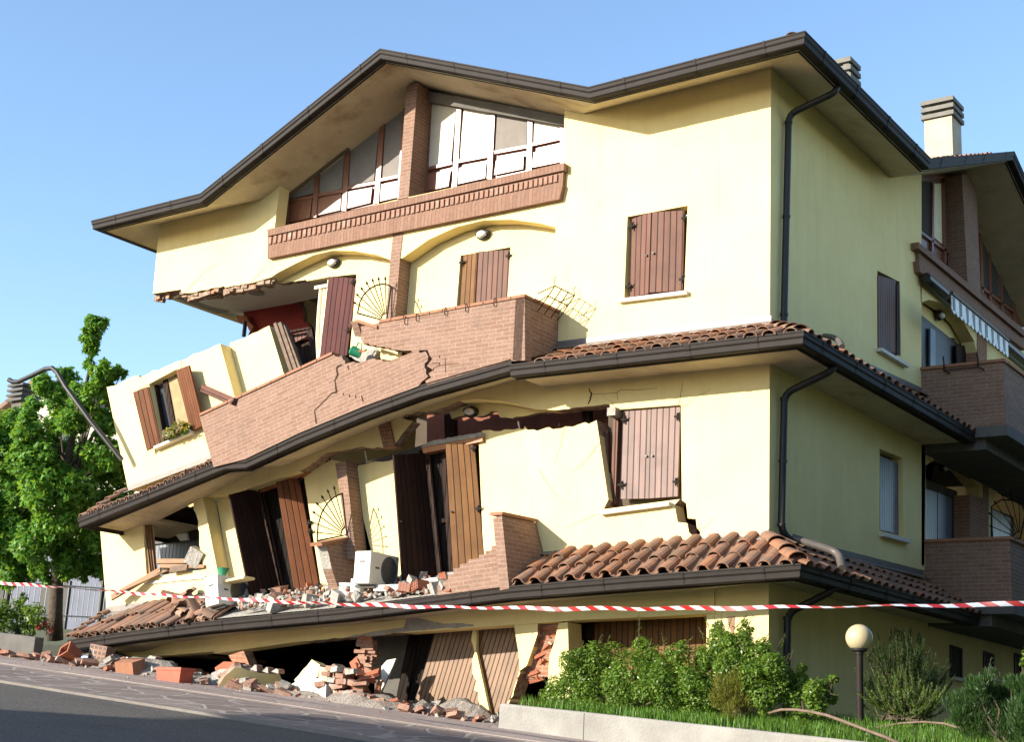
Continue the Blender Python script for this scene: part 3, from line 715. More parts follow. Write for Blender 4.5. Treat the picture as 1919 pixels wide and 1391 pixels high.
# bare deck where the lower balcony stood
mb = MB()
dk = [F(400, 1163, .90), F(640, 1141, .90), F(800, 1120, .90), F(953, 1100, .90)]
bk = [F(400, 1118, -.25), F(600, 1117, -.25), F(760, 1090, -.25), F(1000, 1045, -.25)]
for i in range(3):
    mb.face([dk[i]+V((0, 0, .02)), dk[i+1]+V((0, 0, .02)), bk[i+1], bk[i]]); mb.face([x-V((0, 0, .12)) for x in (dk[i], bk[i], bk[i+1], dk[i+1])])
mb.build('deck', M['mortar'], E3)
# lead flashings where tiles meet the walls
def flashing(p, q, n, h=.09):
    fl = MB(); u = V((0, 0, h)); fl.prism([p+n*.012, q+n*.012, q+u+n*.012, p+u+n*.012], -n*.008); fl.prism([p+n*.012, q+n*.012, q+n*.13-V((0, 0, .06)), p+n*.13-V((0, 0, .06))], V((0, 0, .008))); hpart(fl, 'flashing', M['flash'])
flashing(F(1036, 652), F(1446, 603), FR_); flashing(F(1010, 1036), F(1441, 1005), FR_)
flashing(S(1442, 608), S(1727, 737), SD_); flashing(S(1440, 1008), S(1730, 1080), SD_)
flashing(F(240, 921), F(397, 862), FR_); flashing(F(200, 1150), F(378, 1125), FR_, .11)
# gutter brackets and joints
def brackets(st, parent, gap=1.05, seed=1):
    rnd = random.Random(seed)
    for (p, o), (q, u) in zip(st[:-1], st[1:]):
        d = q-p; n = int(d.length/gap); f = (o if abs(o.x)+abs(o.y) < 1.5 else u)
        if abs(f.x)+abs(f.y) > 1.5: f = FR_ if abs(d.x) > abs(d.y) else SD_
        for i in range(n):
            t = (i+.5+rnd.uniform(-.08, .08))/n; c = p.lerp(q, t); mb = MB()
            t_ = d.normalized(); pr = [(.006, .004), (.002, -.035), (-.006, -.08), (-.024, -.105), (-.03, -.17), (-.05, -.187), (-.12, -.187)]; w_ = .014 if rnd.random() < .75 else .035
            P = [c+f*a+V((0, 0, z)) for a, z in pr]
            for a, b in zip(P[:-1], P[1:]): mb.face([a-t_*w_, a+t_*w_, b+t_*w_, b-t_*w_]); mb.face([a-t_*w_-f*.004, b-t_*w_-f*.004, b+t_*w_-f*.004, a+t_*w_-f*.004])
            mb.build('bracket', M['gutter'], parent)
brackets([(p, o) for p, o in stT[1:8]], R_, 1.1, 3); brackets(stL[1:], E2, 1.0, 4); brackets(stR, E1, 1.0, 5); brackets(stB[1:], E3, 1.0, 6)
# ------------------------------------------------------------------ windows, doors, shutters
def board(mb, q, th=.035, u0=0.0):
    """a plank leaf from four points (top left, top right, bottom right, bottom left) with plank UVs"""
    q = [V(p) for p in q]; n = (q[1]-q[0]).cross(q[3]-q[0]).normalized()
    if n.dot(CAM-q[0]) < 0: n = -n
    w0 = (q[1]-q[0]).length; h0 = (q[3]-q[0]).length; U = [(u0, h0), (u0+w0, h0), (u0+w0, 0), (u0, 0)]
    b = [p-n*th for p in q]
    mb.face(q, U); mb.face(b[::-1], U[::-1])
    for k in range(4): mb.face([q[k], b[k], b[(k+1) % 4], q[(k+1) % 4]], [(.03, 0), (.05, 0), (.05, 1), (.03, 1)])
    return n
def leaf(parent, q, mat, name='shutter', th=.035, u0=0.0, knob=None, label=None, lean=False):
    mb = MB(); n = board(mb, q, th, u0); mats = [mat, M['dark']]
    if knob:
        a, c = knob; p = q[0].lerp(q[1], a).lerp(q[3].lerp(q[2], a), c); mb.tube([p, p+n*.03], .018, 8, 1)
    o = mb.build(name, mats, parent)
    if label: o['label'] = label
    return o
def hinges(parent, pts, n):
    for p in pts:
        mb = MB(); mb.box(p+n*.02, .10, .02, .03); mb.tube([p+n*.02+V((0, 0, -.06)), p+n*.02+V((0, 0, .05))], .014, 6); mb.tube([p+n*.02, p+n*.05+V((.05, 0, .045))], .01, 6); mb.build('hinge', M['iron'], parent)
def px4(pts, d):
    ds = d if isinstance(d, (list, tuple)) else [d]*4
    return [F(x, y, e) for (x, y), e in zip(pts, ds)]
def sill(parent, p, q, n, proj=.1, th=.055, ext=0):
    mb = MB(); u = (q-p).normalized(); p = p-u*ext; q = q+u*ext
    mb.prism([p-n*.2, q-n*.2, q+n*proj, p+n*proj], V((0, 0, -th))); return mb.build('sill', M['sill'], parent)
def darkpane(pl, pts, mat='glass', th=.03, name='window', label=None, holes=()):
    mb = MB(); plate(mb, pl, pts, th); o = hpart(mb, name, M[mat])
    if label: o['label'] = label
    return o
ZW = zoom(1120, 380, 6.955)
M['oldcurtain'] = plain('beige_curtain', (.30, .235, .13), .9, 0, .1)
# right upper window
W1 = darkpane(FP(-.18), ZW([(370, 160), (1200, 20), (1160, 1170), (320, 1270)]), label='window with two closed brown shutters in the sunny upper wall')
leaf(W1, px4(ZW([(445, 195), (695, 128), (660, 1185), (418, 1232)]), [-.06, .01, .01, -.06]), M['shutter'], knob=(.88, .53))
leaf(W1, px4(ZW([(705, 122), (1128, 98), (1105, 1142), (668, 1170)]), [.012, -.05, -.05, .012]), M['shutter'], u0=.5, knob=(.1, .52))
sill(W1, F(*ZW([(300, 1270)])[0]), F(*ZW([(1190, 1160)])[0]), FR_, .08)
hinges(W1, [F(*p, -.03) for p in ZW([(455, 305), (408, 1090), (1140, 200), (1110, 1000)])], FR_)
# upper loggia, right: balcony door with two shutters
W2 = darkpane(FP(-.38), [(858, 470), (962, 455), (952, 600), (850, 612)], name='balcony_door', label='balcony door with one ochre and one brown shutter')
leaf(W2, px4(Z3([(892, 290), (970, 268), (950, 620), (868, 640)]), [-.30, -.27, -.27, -.30]), M['shutteror'])
leaf(W2, px4(Z3([(975, 265), (1148, 255), (1132, 590), (955, 620)]), [-.27, -.30, -.30, -.27]), M['shutter'])
hinges(W2, [F(*p, -.28) for p in Z3([(888, 325), (1142, 290)])], FR_)
# upper loggia, left: open red shutter, curtain behind it
W3 = darkpane(FP(-.34), R8([(1530, 165), (1540, 180), (1500, 860), (1450, 860)]), 'curtain', .02, 'balcony_door', 'torn open balcony door with a dark red shutter and a cream curtain')
leaf(W3, px4(R8([(1535, 175), (1775, 190), (1690, 850), (1455, 900)]), [-.16, -.30, -.30, -.16]), M['shutterred'])
hinges(W3, [F(*p, -.28) for p in R8([(1748, 225), (1705, 640)])], FR_)
mb = MB()
for k in range(5):
    x = 1440+k*18; mb.tube([F(*p, -.36-.03*(k % 2)) for p in R8([(x+30, 285), (x+12, 480), (x, 700), (x+8, 880)])], .035, 6)
mb.box(F(*R8([(1480, 262)])[0], -.34), .34, .05, .06)
mb.build('curtain', M['curtain'], W3)
# window in the leaning upper corner
W4 = darkpane(FP(-.2), [(270, 712), (337, 684), (372, 812), (296, 845)], label='open window leaning left, shutters thrown back, flowers on its sill')
mb = MB()
for a, b in (((284, 722), (304, 835)), ((304, 712), (324, 820)), ((330, 697), (362, 805))):
    plate(mb, FP(-.13), [a, (a[0]+8, a[1]-3), (b[0]+8, b[1]-3), b], .06)
mb.build('frame', M['shutterdk'], W4)
mb = MB(); plate(mb, FP(-.16), [(307, 716), (331, 704), (356, 800), (327, 815)], .02); mb.build('curtain', M['oldcurtain'], W4)
leaf(W4, px4(Z1([(722, 1030), (806, 998), (872, 1310), (797, 1345)]), [.16, .04, .04, .16]), M['shutterwarm'], label='left shutter, red brown, swung open')
leaf(W4, px4(Z1([(955, 910), (1024, 884), (1103, 1205), (1036, 1246)]), [.05, .24, .24, .05]), M['shutterwarm'], u0=.3, label='right shutter, red brown, swung open')
sill(W4, F(*Z1([(862, 1330)])[0]), F(*Z1([(1062, 1243)])[0]), FR_, .12)
# mid storey right window
W5 = darkpane(FP(-.2), [(1140, 775), (1286, 748), (1284, 945), (1140, 950)], 'dimroom', label='jammed window with closed shutters painted pale for sun glare in the cracked wall')
q5 = px4(Z6([(432, 545), (566, 535), (555, 965), (418, 968)]), [-.05]*4); leaf(W5, q5, M['shutterpale'], knob=(.9, .53))
q6 = px4(Z6([(567, 535), (708, 515), (695, 955), (556, 965)]), [-.052]*4); leaf(W5, q6, M['shutterpale'], u0=.5, knob=(.1, .53))
hinges(W5, [F(*p, -.04) for p in Z6([(440, 585), (425, 900), (698, 570), (690, 885)])], FR_)
sill(W5, F(*Z6([(335, 1030)])[0], .02), F(*Z6([(668, 985)])[0], .02), FR_, .09)
mb = MB()
for a, b, wd in (((312, 620), (352, 1000), 20), ((385, 570), (370, 1000), 24), ((345, 640), (362, 1000), 10)):
    A, B = Z6([a])[0], Z6([b])[0]; plate(mb, FP(-.1-.02*(wd % 3)), [A, (A[0]+wd/2.577, A[1]), (B[0]+wd/2.577, B[1]-4), B], .09)
mb.build('frame', M['shutter'], W5)['label'] = 'broken window frame posts pushed out of square'
mb = MB(); mb.box(F(1152, 774, .0), .14, .2, .12); hpart(mb, 'broken_block', M['mortar'])
# mid storey: left balcony door
W6 = darkpane(FP(-.42), [(476, 905), (572, 880), (618, 1130), (520, 1140)], 'boardgloom', name='balcony_door', label='left balcony door leaning over, shutters hanging open')  # backing sheet coloured near black as the unlit room in the gap
leaf(W6, px4(R3([(370, 312), (603, 253), (838, 1260), (575, 1300)]), [.32, -.27, -.27, .32]), M['shutterdk'], label='left shutter, near black brown')
leaf(W6, px4(R3([(775, 203), (975, 160), (1170, 1185), (945, 1230)]), [-.02, -.27, -.27, -.02]), M['shutterwarm'], label='right shutter, red brown')
mb = MB()
for a, b in (((612, 240), (820, 1230)), ((655, 300), (850, 1220))):
    A, B = R3([a])[0], R3([b])[0]; plate(mb, FP(-.33), [A, (A[0]+3.2, A[1]-1), (B[0]+3.2, B[1]-1), B], .05)
mb.build('frame', M['shutterdk'], W6)
mb = MB(); plate(mb, FP(-.2), R3([(615, 205), (1010, 95), (1050, 95), (1050, 118), (980, 160), (640, 240)]), .12); plate(mb, FP(-.3), R3([(635, 275), (775, 215), (775, 240), (640, 292)]), .06)
mb.build('lintel', M['lintel'], W6)
hinges(W6, [F(*p, -.26) for p in R3([(990, 185), (1065, 560), (1075, 635), (1150, 1100)])], FR_)
# mid storey: right balcony door
W7 = darkpane(FP(-.42), [(785, 845), (905, 822), (916, 1050), (800, 1092)], 'boardgloom', name='balcony_door', label='right balcony door with a dark and an ochre shutter under an orange lintel')  # near black backing gives the gap its room darkness by colour
leaf(W7, px4(Z4([(533, 338), (708, 328), (782, 1052), (585, 1062)]), [.32, -.27, -.27, .32]), M['shutterdk'], knob=(.06, .53), label='left shutter, near black brown')
leaf(W7, px4(Z4([(823, 278), (985, 265), (1040, 930), (865, 985)]), [-.1, -.27, -.27, -.1]), M['shutteror'], knob=(.08, .55), label='right shutter, ochre boards')
mb = MB(); plate(mb, FP(-.22), Z4([(690, 292), (1032, 232), (1032, 262), (700, 330)]), .15); mb.build('lintel', M['lintel'], W7)
mb = MB(); plate(mb, FP(-.2), Z4([(700, 282)]) + jag(Z4([(700, 280), (760, 255), (1030, 212)]), 1.4, 5, 33) + Z4([(1030, 232), (690, 296)]), .16); mb.build('lintel_rubble', M['mortar'], W7)
mb = MB()
for a, b in (((715, 330), (790, 1040)), ((800, 320), (845, 1010))):
    A, B = Z4([a])[0], Z4([b])[0]; plate(mb, FP(-.36), [A, (A[0]+7, A[1]-1), (B[0]+7, B[1]-2), B], .05)
plate(mb, FP(-.37), Z4([(790, 700), (850, 690), (852, 712), (792, 722)]), .04)
plate(mb, FP(-.36), Z4([(705, 370), (728, 366), (728, 430), (708, 436)]), .04)
mb.build('frame', M['shutterdk'], W7)
hinges(W7, [F(*p, -.26) for p in Z4([(985, 300), (1012, 640)])], FR_)
# smashed window bottom left: torn boards round the opening
mb = MB()
for k, (x0, y0, x1, y1, wd) in enumerate([(684, 262, 722, 575, 9), (700, 255, 735, 560, 7), (715, 280, 745, 555, 8), (694, 300, 712, 560, 5)]):
    A, B = Z2([(x0, y0)])[0], Z2([(x1, y1)])[0]; w_ = wd/2.62*2
    plate(mb, FP(-.04-.035*k), [A, (A[0]+w_, A[1]-2), (B[0]+w_, B[1]+2), B], .05)
o = hpart(mb, 'window_frame', M['plank'], 'splintered frame of the smashed window')
mb = MB(); plate(mb, FP(.03), Z2([(700, 610), (870, 585), (1005, 575), (1005, 588), (875, 600), (720, 618)]), .3); mb.build('sill', M['sill'], o)

# ---- gable glazing
GW = FP(-.42)
gL = Z8([(208, 1052), (222, 868), (872, 372), (832, 912)]); gR = Z8([(962, 880), (985, 322), (1740, 475), (1745, 730)])
mb = MB()
def bars(mb, segs, w, d, th=.07, sc=Z8):
    for (a, b) in segs:
        A, B = V((*sc([a])[0], 0)), V((*sc([b])[0], 0)); t = (B-A).normalized(); nn = V((-t.y, t.x, 0))*(w/2/2.9076)
        plate(mb, FP(d), [tuple((A+nn)[:2]), tuple((B+nn)[:2]), tuple((B-nn)[:2]), tuple((A-nn)[:2])], th)
def gable(pts, mull, rails, panes, dark, panels, label):
    pn = MB(); plate(pn, FP(-.47), pts, .03); o = hpart(pn, 'gable_window', M['frame'], label)
    f = MB(); bars(f, mull, 26, -.40); bars(f, rails, 16, -.405); f.build('frame', M['frame'], o)
    for q in panes: p = MB(); plate(p, FP(-.43), Z8(q), .02); p.build('pane', M['glasslit'], o)
    for q in dark: p = MB(); plate(p, FP(-.431), Z8(q), .02); p.build('pane', M['blind'], o)
    for q in panels: p = MB(); plate(p, FP(-.42), Z8(q), .03); p.build('panel', M['frame'], o)
M['glasslit'] = plain('sunlit_curtained_glass', (.62, .57, .47), .12, 0, .9, 0, .04)  # white of the sunlit panes is put into the colour
gable(gL, [((228, 870), (212, 1050)), ((392, 745), (372, 1010)), ((556, 625), (535, 975)), ((745, 480), (712, 935)), ((874, 380), (838, 905)), ((225, 868), (872, 378))],
      [((222, 925), (388, 892)), ((388, 890), (528, 865)), ((548, 850), (705, 820)), ((735, 805), (842, 783))], [],
      [[(250, 870), (380, 775), (368, 880), (242, 910)], [(408, 742), (540, 645), (525, 855), (395, 882)], [(575, 620), (730, 505), (700, 808), (560, 838)], [(765, 478), (868, 400), (842, 775), (745, 795)]],
      [[(240, 935), (362, 905), (350, 1010), (228, 1040)], [(395, 905), (522, 880), (515, 970), (385, 1000)], [(560, 868), (690, 845), (680, 930), (552, 962)], [(732, 830), (838, 812), (830, 900), (722, 925)]],
      'left half of the glazed gable with drawn blinds')
gable(gR, [((1000, 335), (972, 880)), ((1165, 365), (1138, 840)), ((1348, 405), (1328, 800)), ((1550, 445), (1545, 760)), ((1728, 480), (1728, 725)), ((985, 330), (1735, 478))],
      [((985, 745), (1125, 712)), ((1155, 705), (1330, 672)), ((1355, 655), (1535, 622)), ((1560, 612), (1728, 575))],
      [[(1015, 355), (1150, 375), (1120, 705), (990, 735)], [(1192, 390), (1335, 415), (1318, 665), (1165, 695)], [(1575, 470), (1725, 500), (1722, 565), (1570, 600)]],
      [[(1372, 428), (1535, 460), (1530, 618), (1360, 648)]],
      [[(985, 775), (1118, 750), (1105, 840), (970, 870)], [(1155, 742), (1312, 712), (1305, 795), (1148, 830)], [(1365, 700), (1515, 668), (1512, 745), (1355, 778)], [(1570, 655), (1725, 620), (1725, 705), (1562, 738)]],
      'right half of the glazed gable, one sash tilted open')
# reveal walls of the gable opening, its sill and the brick pillar
mb = MB()
plate(mb, FP(-.505), [(480, 330), (790, 120), (1075, 170), (1075, 330), (520, 460)], .02)
hpart(mb, 'gable_wall', M['dimroom'])
mb = MB(); plate(mb, FP(.0), Z8([(878, 285), (938, 275), (888, 905), (832, 915)]), .40); hpart(mb, 'pillar', M['brick'], 'brick pillar in the middle of the glazed gable')
mb = MB()
plate(mb, FP(.12), Z8([(118, 1076), (1736, 711), (1735, 752), (120, 1112)]), .5)
b1 = hpart(mb, 'brick_band', M['brickv'], 'decorative brick band under the gable windows')
mb = MB(); plate(mb, FP(.075), Z8([(121, 1108), (1733, 748), (1727, 835), (121, 1172)]), .10); mb.build('brick_course', M['brickv'], b1)
mb = MB(); plate(mb, FP(.095), Z8([(120, 1168), (1728, 830), (1710, 910), (120, 1234)]), .14); mb.build('brick_course', M['brickv'], b1)
mb = MB(); n = 58
for i in range(n+1):
    t = i/n; x = 135+(1690-135)*t; y0 = 1112+(760-1112)*(x-121)/(1733-121); 
    a = F(*Z8([(x, y0+6)])[0], .10); b = F(*Z8([(x-4, y0+48)])[0], .10); c = (a+b)/2
    mb.box(c+V((0, .03, 0)), .066, .06, (a-b).length*.96)
mb.build('dentil_bricks', M['looseb'], b1)

# ------------------------------------------------------------------ balconies
mb = MB()
pR = [(676, 612), (709, 606), (983, 557), (984, 676), (957, 676)] + [(800, 722), (797, 714)] + [(808, 708), (803, 700), (812, 694), (800, 686), (810, 673), (805, 666), (801, 656)] + Z3([(700, 800), (655, 802), (650, 812), (615, 812), (610, 803), (560, 803), (545, 800), (505, 800), (500, 790), (470, 790), (465, 783), (425, 783), (420, 775), (385, 775), (380, 765), (350, 768), (345, 755), (337, 740), (340, 700)])
B1_ = None
plate(mb, FB, pR, .16, rot=0.0, ms=0)
xb = F(983, 557, .93).x
z0, z1 = F(983, 557, .93).z, F(983, 672, .93).z
mb.prism([V((xb, -.93, z0)), V((xb, -.012, z0+.02)), V((xb, -.012, z1+.35)), V((xb, -.93, z1-.02))], V((-.16, 0, 0)))
BAL = hpart(mb, 'balcony', M['brick'], 'upper brick balcony parapet on the right, cracked at its broken end')
# UVs for the end wall come from prism; coping on top
cp = MB()
a, b = F(709, 605, .95), F(984, 556, .95)
nb = 11
for i in range(nb):
    p = a.lerp(b, (i+.03)/nb); q = a.lerp(b, (i+.97)/nb); cp.prism([p, q, q+V((0, .22, 0)), p+V((0, .22, 0))], V((0, 0, .045)))
for i in range(3):
    y0 = -.70+i*.235; cp.prism([V((xb+.02, y0, z0+.002)), V((xb+.02, y0+.228, z0+.006)), V((xb-.2, y0+.228, z0+.006)), V((xb-.2, y0, z0+.002))], V((0, 0, .045)))
cp.prism([F(668, 604, .96), F(706, 616, .96), F(706, 616, .74), F(668, 604, .74)], V((0, 0, .05)))
cp.build('coping', M['coping'], BAL)
mb = MB(); plate(mb, FP(.6), Z3([(335, 690), (345, 640), (430, 690), (420, 740)]), .08); mb.build('broken_edge', M['broken'], BAL)
# coping clips / flower rail hooks
for x, y in Z3([(640, 622), (795, 590), (908, 570), (1062, 540), (578, 640)]):
    p = F(x, y, .965); mb = MB(); mb.tube([p+V((0, .1, .06)), p+V((0, -.01, .06)), p+V((0, -.01, -.05)), p+V((0, .02, -.06))], .008, 6); mb.build('hook', M['iron'], BAL)
# tilted left parapet
mb = MB()
pL = [(374, 781), (624, 664), (628, 668)] + R5([(-40, 1040), (0, 1020), (20, 1075), (45, 1085), (45, 1125), (-5, 1140), (170, 1098), (170, 1112), (235, 1115), (240, 1098), (300, 1100), (330, 1080), (400, 1058), (440, 1058), (445, 1075), (530, 1070), (535, 1092), (600, 1090), (625, 1100), (780, 1030), (900, 985), (1000, 960), (1020, 985), (1095, 965), (1130, 1030), (1120, 1090), (1085, 1120), (1080, 1170), (1100, 1200), (1100, 1260), (1130, 1290)]) + [(790, 716), (784, 724), (681, 762), (560, 812), (459, 861), (400, 876)]
_a, _b = F(373, 780, .97), F(622, 664, .97)
plate(mb, FP(.945), pL, .16, rot=math.atan2(_b.z-_a.z, _b.x-_a.x))
BL = hpart(mb, 'balcony', M['brick'], 'upper brick balcony parapet on the left, tilted and split by stepped cracks')
cp = MB(); a, b = F(373, 780, .97), F(622, 664, .97); nb = 9
for i in range(nb):
    p = a.lerp(b, (i+.02)/nb); q = a.lerp(b, (i+.98)/nb); cp.prism([p, q, q+V((0, .22, 0)), p+V((0, .22, 0))], V((0, 0, .045)))
cp.build('coping', M['coping'], BL)
ck = MB()                                                              # open joints, built as dark wedges proud of the face
def crack(mb, pl, pts, ws, parent=None):
    mb = MB()
    for i in range(len(pts)-1):
        A, B = V((*pts[i], 0)), V((*pts[i+1], 0)); t = (B-A).normalized(); nn = V((-t.y, t.x, 0))
        plate(mb, pl, [tuple((A+nn*ws[i]/2)[:2]), tuple((B+nn*ws[i+1]/2)[:2]), tuple((B-nn*ws[i+1]/2)[:2]), tuple((A-nn*ws[i]/2)[:2])], .004)
    mb.build('crack', M['gap'], CKP[0])
CKP = [BL]; M['gap'] = plain('open_joint', (.05, .028, .018), .95, 0, .05)
crack(ck, FP(.948), Z3([(205, 905), (212, 935), (195, 965), (205, 1030), (180, 1035), (130, 1085), (85, 1130), (95, 1200)]), [3, 4, 2, 4, 2, 2, 2, 3])
crack(ck, FP(.948), Z3([(235, 880), (210, 890), (205, 905)]), [3, 4, 3])
for a, b in (((240, 1035), (243, 1045)), ((272, 1042), (276, 1056)), ((305, 1048), (310, 1060)), ((340, 1050), (350, 1082)), ((265, 885), (270, 905))): crack(ck, FP(.9481), Z3([a, b]), [2.4, 2.4])
CKP[0] = BAL
crack(ck, FP(.934), R5([(1275, 1015), (1276, 1050)]), [1.4, 1.4]); crack(ck, FP(.934), R5([(1350, 1050), (1355, 1240)]), [.8, 1])
crack(ck, FP(.9341), R5([(1180, 1115), (1275, 1110), (1272, 1150), (1200, 1180), (1195, 1215)]), [1, 1, 1.2, 1, 1.5]); crack(ck, FP(.9342), R5([(1280, 1150), (1420, 1130), (1530, 1115)]), [1, .7, .5])
crack(ck, FP(.9343), Z4([(0, 0), (1, 0)]), [.1, .1])
CKP[0] = H
crack(ck, FP(.003), Z6([(268, 432), (272, 450), (280, 455), (272, 490), (262, 510)]), [1, 2.2, 2.6, 2.6, 1.5])
crack(ck, FP(.0031), Z6([(280, 462), (400, 455), (420, 440), (520, 440), (600, 432)]), [.5, .6, .6, .5, .3]); crack(ck, FP(.0032), Z6([(402, 450), (405, 490)]), [.5, .4])
# lower balcony: what is left of it
mb = MB()
st = Z4([(778, 1072), (812, 1070), (812, 1048), (838, 1044), (838, 1018), (868, 1012), (868, 980), (903, 975), (903, 955), (948, 948), (950, 928), (1010, 920), (1012, 902), (1048, 896), (1050, 880), (1082, 874), (1082, 852), (1112, 846), (1108, 728), (1140, 722), (1182, 1082), (1000, 1105), (780, 1130)])
plate(mb, FB, st, .16, rot=.10)
P0, P1 = F(*Z4([(1140, 700)])[0], .93), F(*Z4([(1182, 1090)])[0], .93)
P2, P3 = F(1003, 958, .02), F(1004, 1040, .02)
P2 = V((P0.x-.02, -.03, P0.z+.08)); P3 = V((P1.x, -.03, P1.z+.45))
x_ = XP(P0.x)
q = [P0+V((0, 0, .05)), P2, P3, P1]
n_ = (q[1]-q[0]).cross(q[3]-q[0]).normalized(); n_ = n_ if n_.x > 0 else -n_
U = [(-.93, q[0].z), (-.03, q[1].z), (-.03, q[2].z), (-.93, q[3].z)]
mb.face(q, U); mb.face([p-n_*.16 for p in reversed(q)], U[::-1])
for k in range(4): mb.face([q[k], q[k]-n_*.16, q[(k+1) % 4]-n_*.16, q[(k+1) % 4]])
LB = hpart(mb, 'balcony', M['brick'], 'broken stepped stump of the lower brick balcony')
cp = MB(); cp.prism([q[0]+V((.02, -.02, .01)), q[1]+V((.02, 0, .01)), q[1]+V((-.2, 0, .01)), q[0]+V((-.2, -.02, .01))], V((0, 0, .045))); cp.build('coping', M['coping'], LB)
CKP[0] = LB
xpl = Plane(q[0]+n_*.003, n_, (0, 1, 0)); crack(ck, xpl, Z4([(1142, 700), (1190, 715), (1195, 735), (1222, 740), (1228, 800), (1260, 808), (1262, 822), (1330, 820)]), [1, 2, 2, 2.2, 2, 2, 1.5, .6])
# dividing wall stubs with fan grilles (walls square to the facade)
def fan(pl, hub, rim, base, ends, parent, leg=None, r=.011):
    mb = MB(); c = pl.at(*hub); P = [pl.at(*p) for p in rim]
    mb.tube(P, r*1.2, 6)
    for p in ends:
        e = pl.at(*p); d = (e-c); l = d.length; dn = d/l; s = c+dn*.13
        mb.tube([s, e-dn*.05], r*.75, 6); mb.tube([e-dn*.085, e-dn*.05, e], [.004, .022, .002], 6)
    mb.tube([pl.at(*p) for p in base], r*1.25, 6)
    k = 8; e0 = (pl.at(*ends[0])-c).normalized(); e1 = (pl.at(*ends[-1])-c).normalized()
    arc = [c+(e0.lerp(e1, i/k)).normalized()*.13 for i in range(k+1)]; mb.tube(arc, r, 6)
    return mb.build('fan_grille', M['iron'], parent)
xs_ = F(660, 866).x + .02
xp = XP(xs_)
mb = MB(); SB = Z4([(148, 832), (302, 800), (322, 915), (330, 1035), (222, 1160), (215, 1070), (185, 980), (168, 900)])
plate(mb, xp, SB, .2, ms=1)
ST = hpart(mb, 'dividing_wall', [M['brick'], M['mortar']], 'broken brick dividing wall stub of the lower balcony')
cp = MB(); plate(cp, XP(xs_+.03), Z4([(128, 832), (302, 798), (304, 812), (132, 850)]), .26); cp.build('coping', M['coping'], ST)
fan(xp, Z4([(268, 792)])[0], Z4([(245, 555), (200, 575), (160, 610), (128, 665), (108, 735), (103, 820)]), Z4([(245, 555), (270, 788), (103, 822)]),
    Z4([(195, 510), (158, 530), (125, 565), (95, 605), (75, 655), (60, 712), (55, 770)]), ST)['label'] = 'lower fan shaped iron grille with spear points'
xp2 = XP(F(735, 600, 0).x-.05)
mb = MB(); plate(mb, xp2, R5([(200, 560), (470, 625), (600, 560), (600, 760), (260, 760)]), .14); 
ST2 = hpart(mb, 'dividing_wall', M['brick'], 'dividing wall stub of the upper balcony')
fan(xp2, R5([(585, 572)])[0], R5([(645, 118), (600, 95), (545, 85), (460, 100), (370, 145), (290, 225), (240, 320), (210, 465)]), R5([(645, 118), (588, 570), (210, 468)]),
    R5([(570, -20), (478, -15), (395, 5), (315, 45), (245, 122), (185, 208), (150, 318)]), ST2)['label'] = 'upper fan shaped iron grille with spear points'
# planter bracket on the balcony end
mb = MB()
z_ = z0+.06
for dz, o in ((.02, .0), (.16, .12)):
    mb.tube([V((xb+.02+o*0, -.62, z_+dz-.08)), V((xb+.20+o, -.62, z_+dz)), V((xb+.20+o, -.08, z_+dz)), V((xb+.02, -.08, z_+dz-.08))], .009, 6)
for y in (-.62, -.44, -.26, -.08): mb.tube([V((xb+.03, y, z_-.2)), V((xb+.2, y, z_+.0)), V((xb+.33, y, z_+.17))], .008, 6); 
for y in (-.62, -.08): mb.tube([V((xb+.33, y, z_+.16)), V((xb+.30, y, z_+.26)), V((xb+.34, y, z_+.30))], .007, 6)
mb.build('planter_bracket', M['iron'], BAL)

M['chimcap'] = mottled('chimney_cap_concrete', (.13, .125, .11), (.18, .17, .15), 5)
M['chimney'] = mottled('chimney_render', (.34, .30, .22), (.42, .38, .29), 3)
# ------------------------------------------------------------------ wall lamps, pipes, chimneys
def wall_lamp(p, n, label=None, r=.13):
    a = V((0, 0, 1)).cross(n).normalized(); Mx = Matrix((a, V((0, 0, 1)), n)).transposed()
    mb = MB(); mb.lathe(p, [(0, 0), (r, 0), (r, .05), (r*.8, .07), (0, .07)], 16, 0, Mx @ Matrix.Diagonal((1, .72, 1)))
    mb.lathe(p+V((0, 0, .02)), [(r*1.02, .045), (r*1.0, .085), (r*.55, .11), (0, .115)], 16, 0, Mx @ Matrix.Diagonal((1.0, .45, 1)))
    o = hpart(mb, 'wall_lamp', M['dark'], label, smooth=True, autosm=40)
    g = MB(); g.lathe(p, [(r*.8, .055), (r*.75, .10), (r*.45, .125), (0, .132)], 16, 0, Mx @ Matrix.Diagonal((1, .62, 1))); g.build('lamp_glass', M['lampglass'], o, smooth=True)
wall_lamp(F(908, 441, -.28), FR_, 'oval wall lamp over the right upper balcony door'); wall_lamp(F(628, 494, -.28), FR_, 'oval wall lamp over the left upper balcony door')
wall_lamp(F(885, 773, -.275), FR_, 'oval wall lamp in the shade over the lower balcony')
wall_lamp(S(1757, 592, -.25), SD_); wall_lamp(S(1764, 877, -.25), SD_)
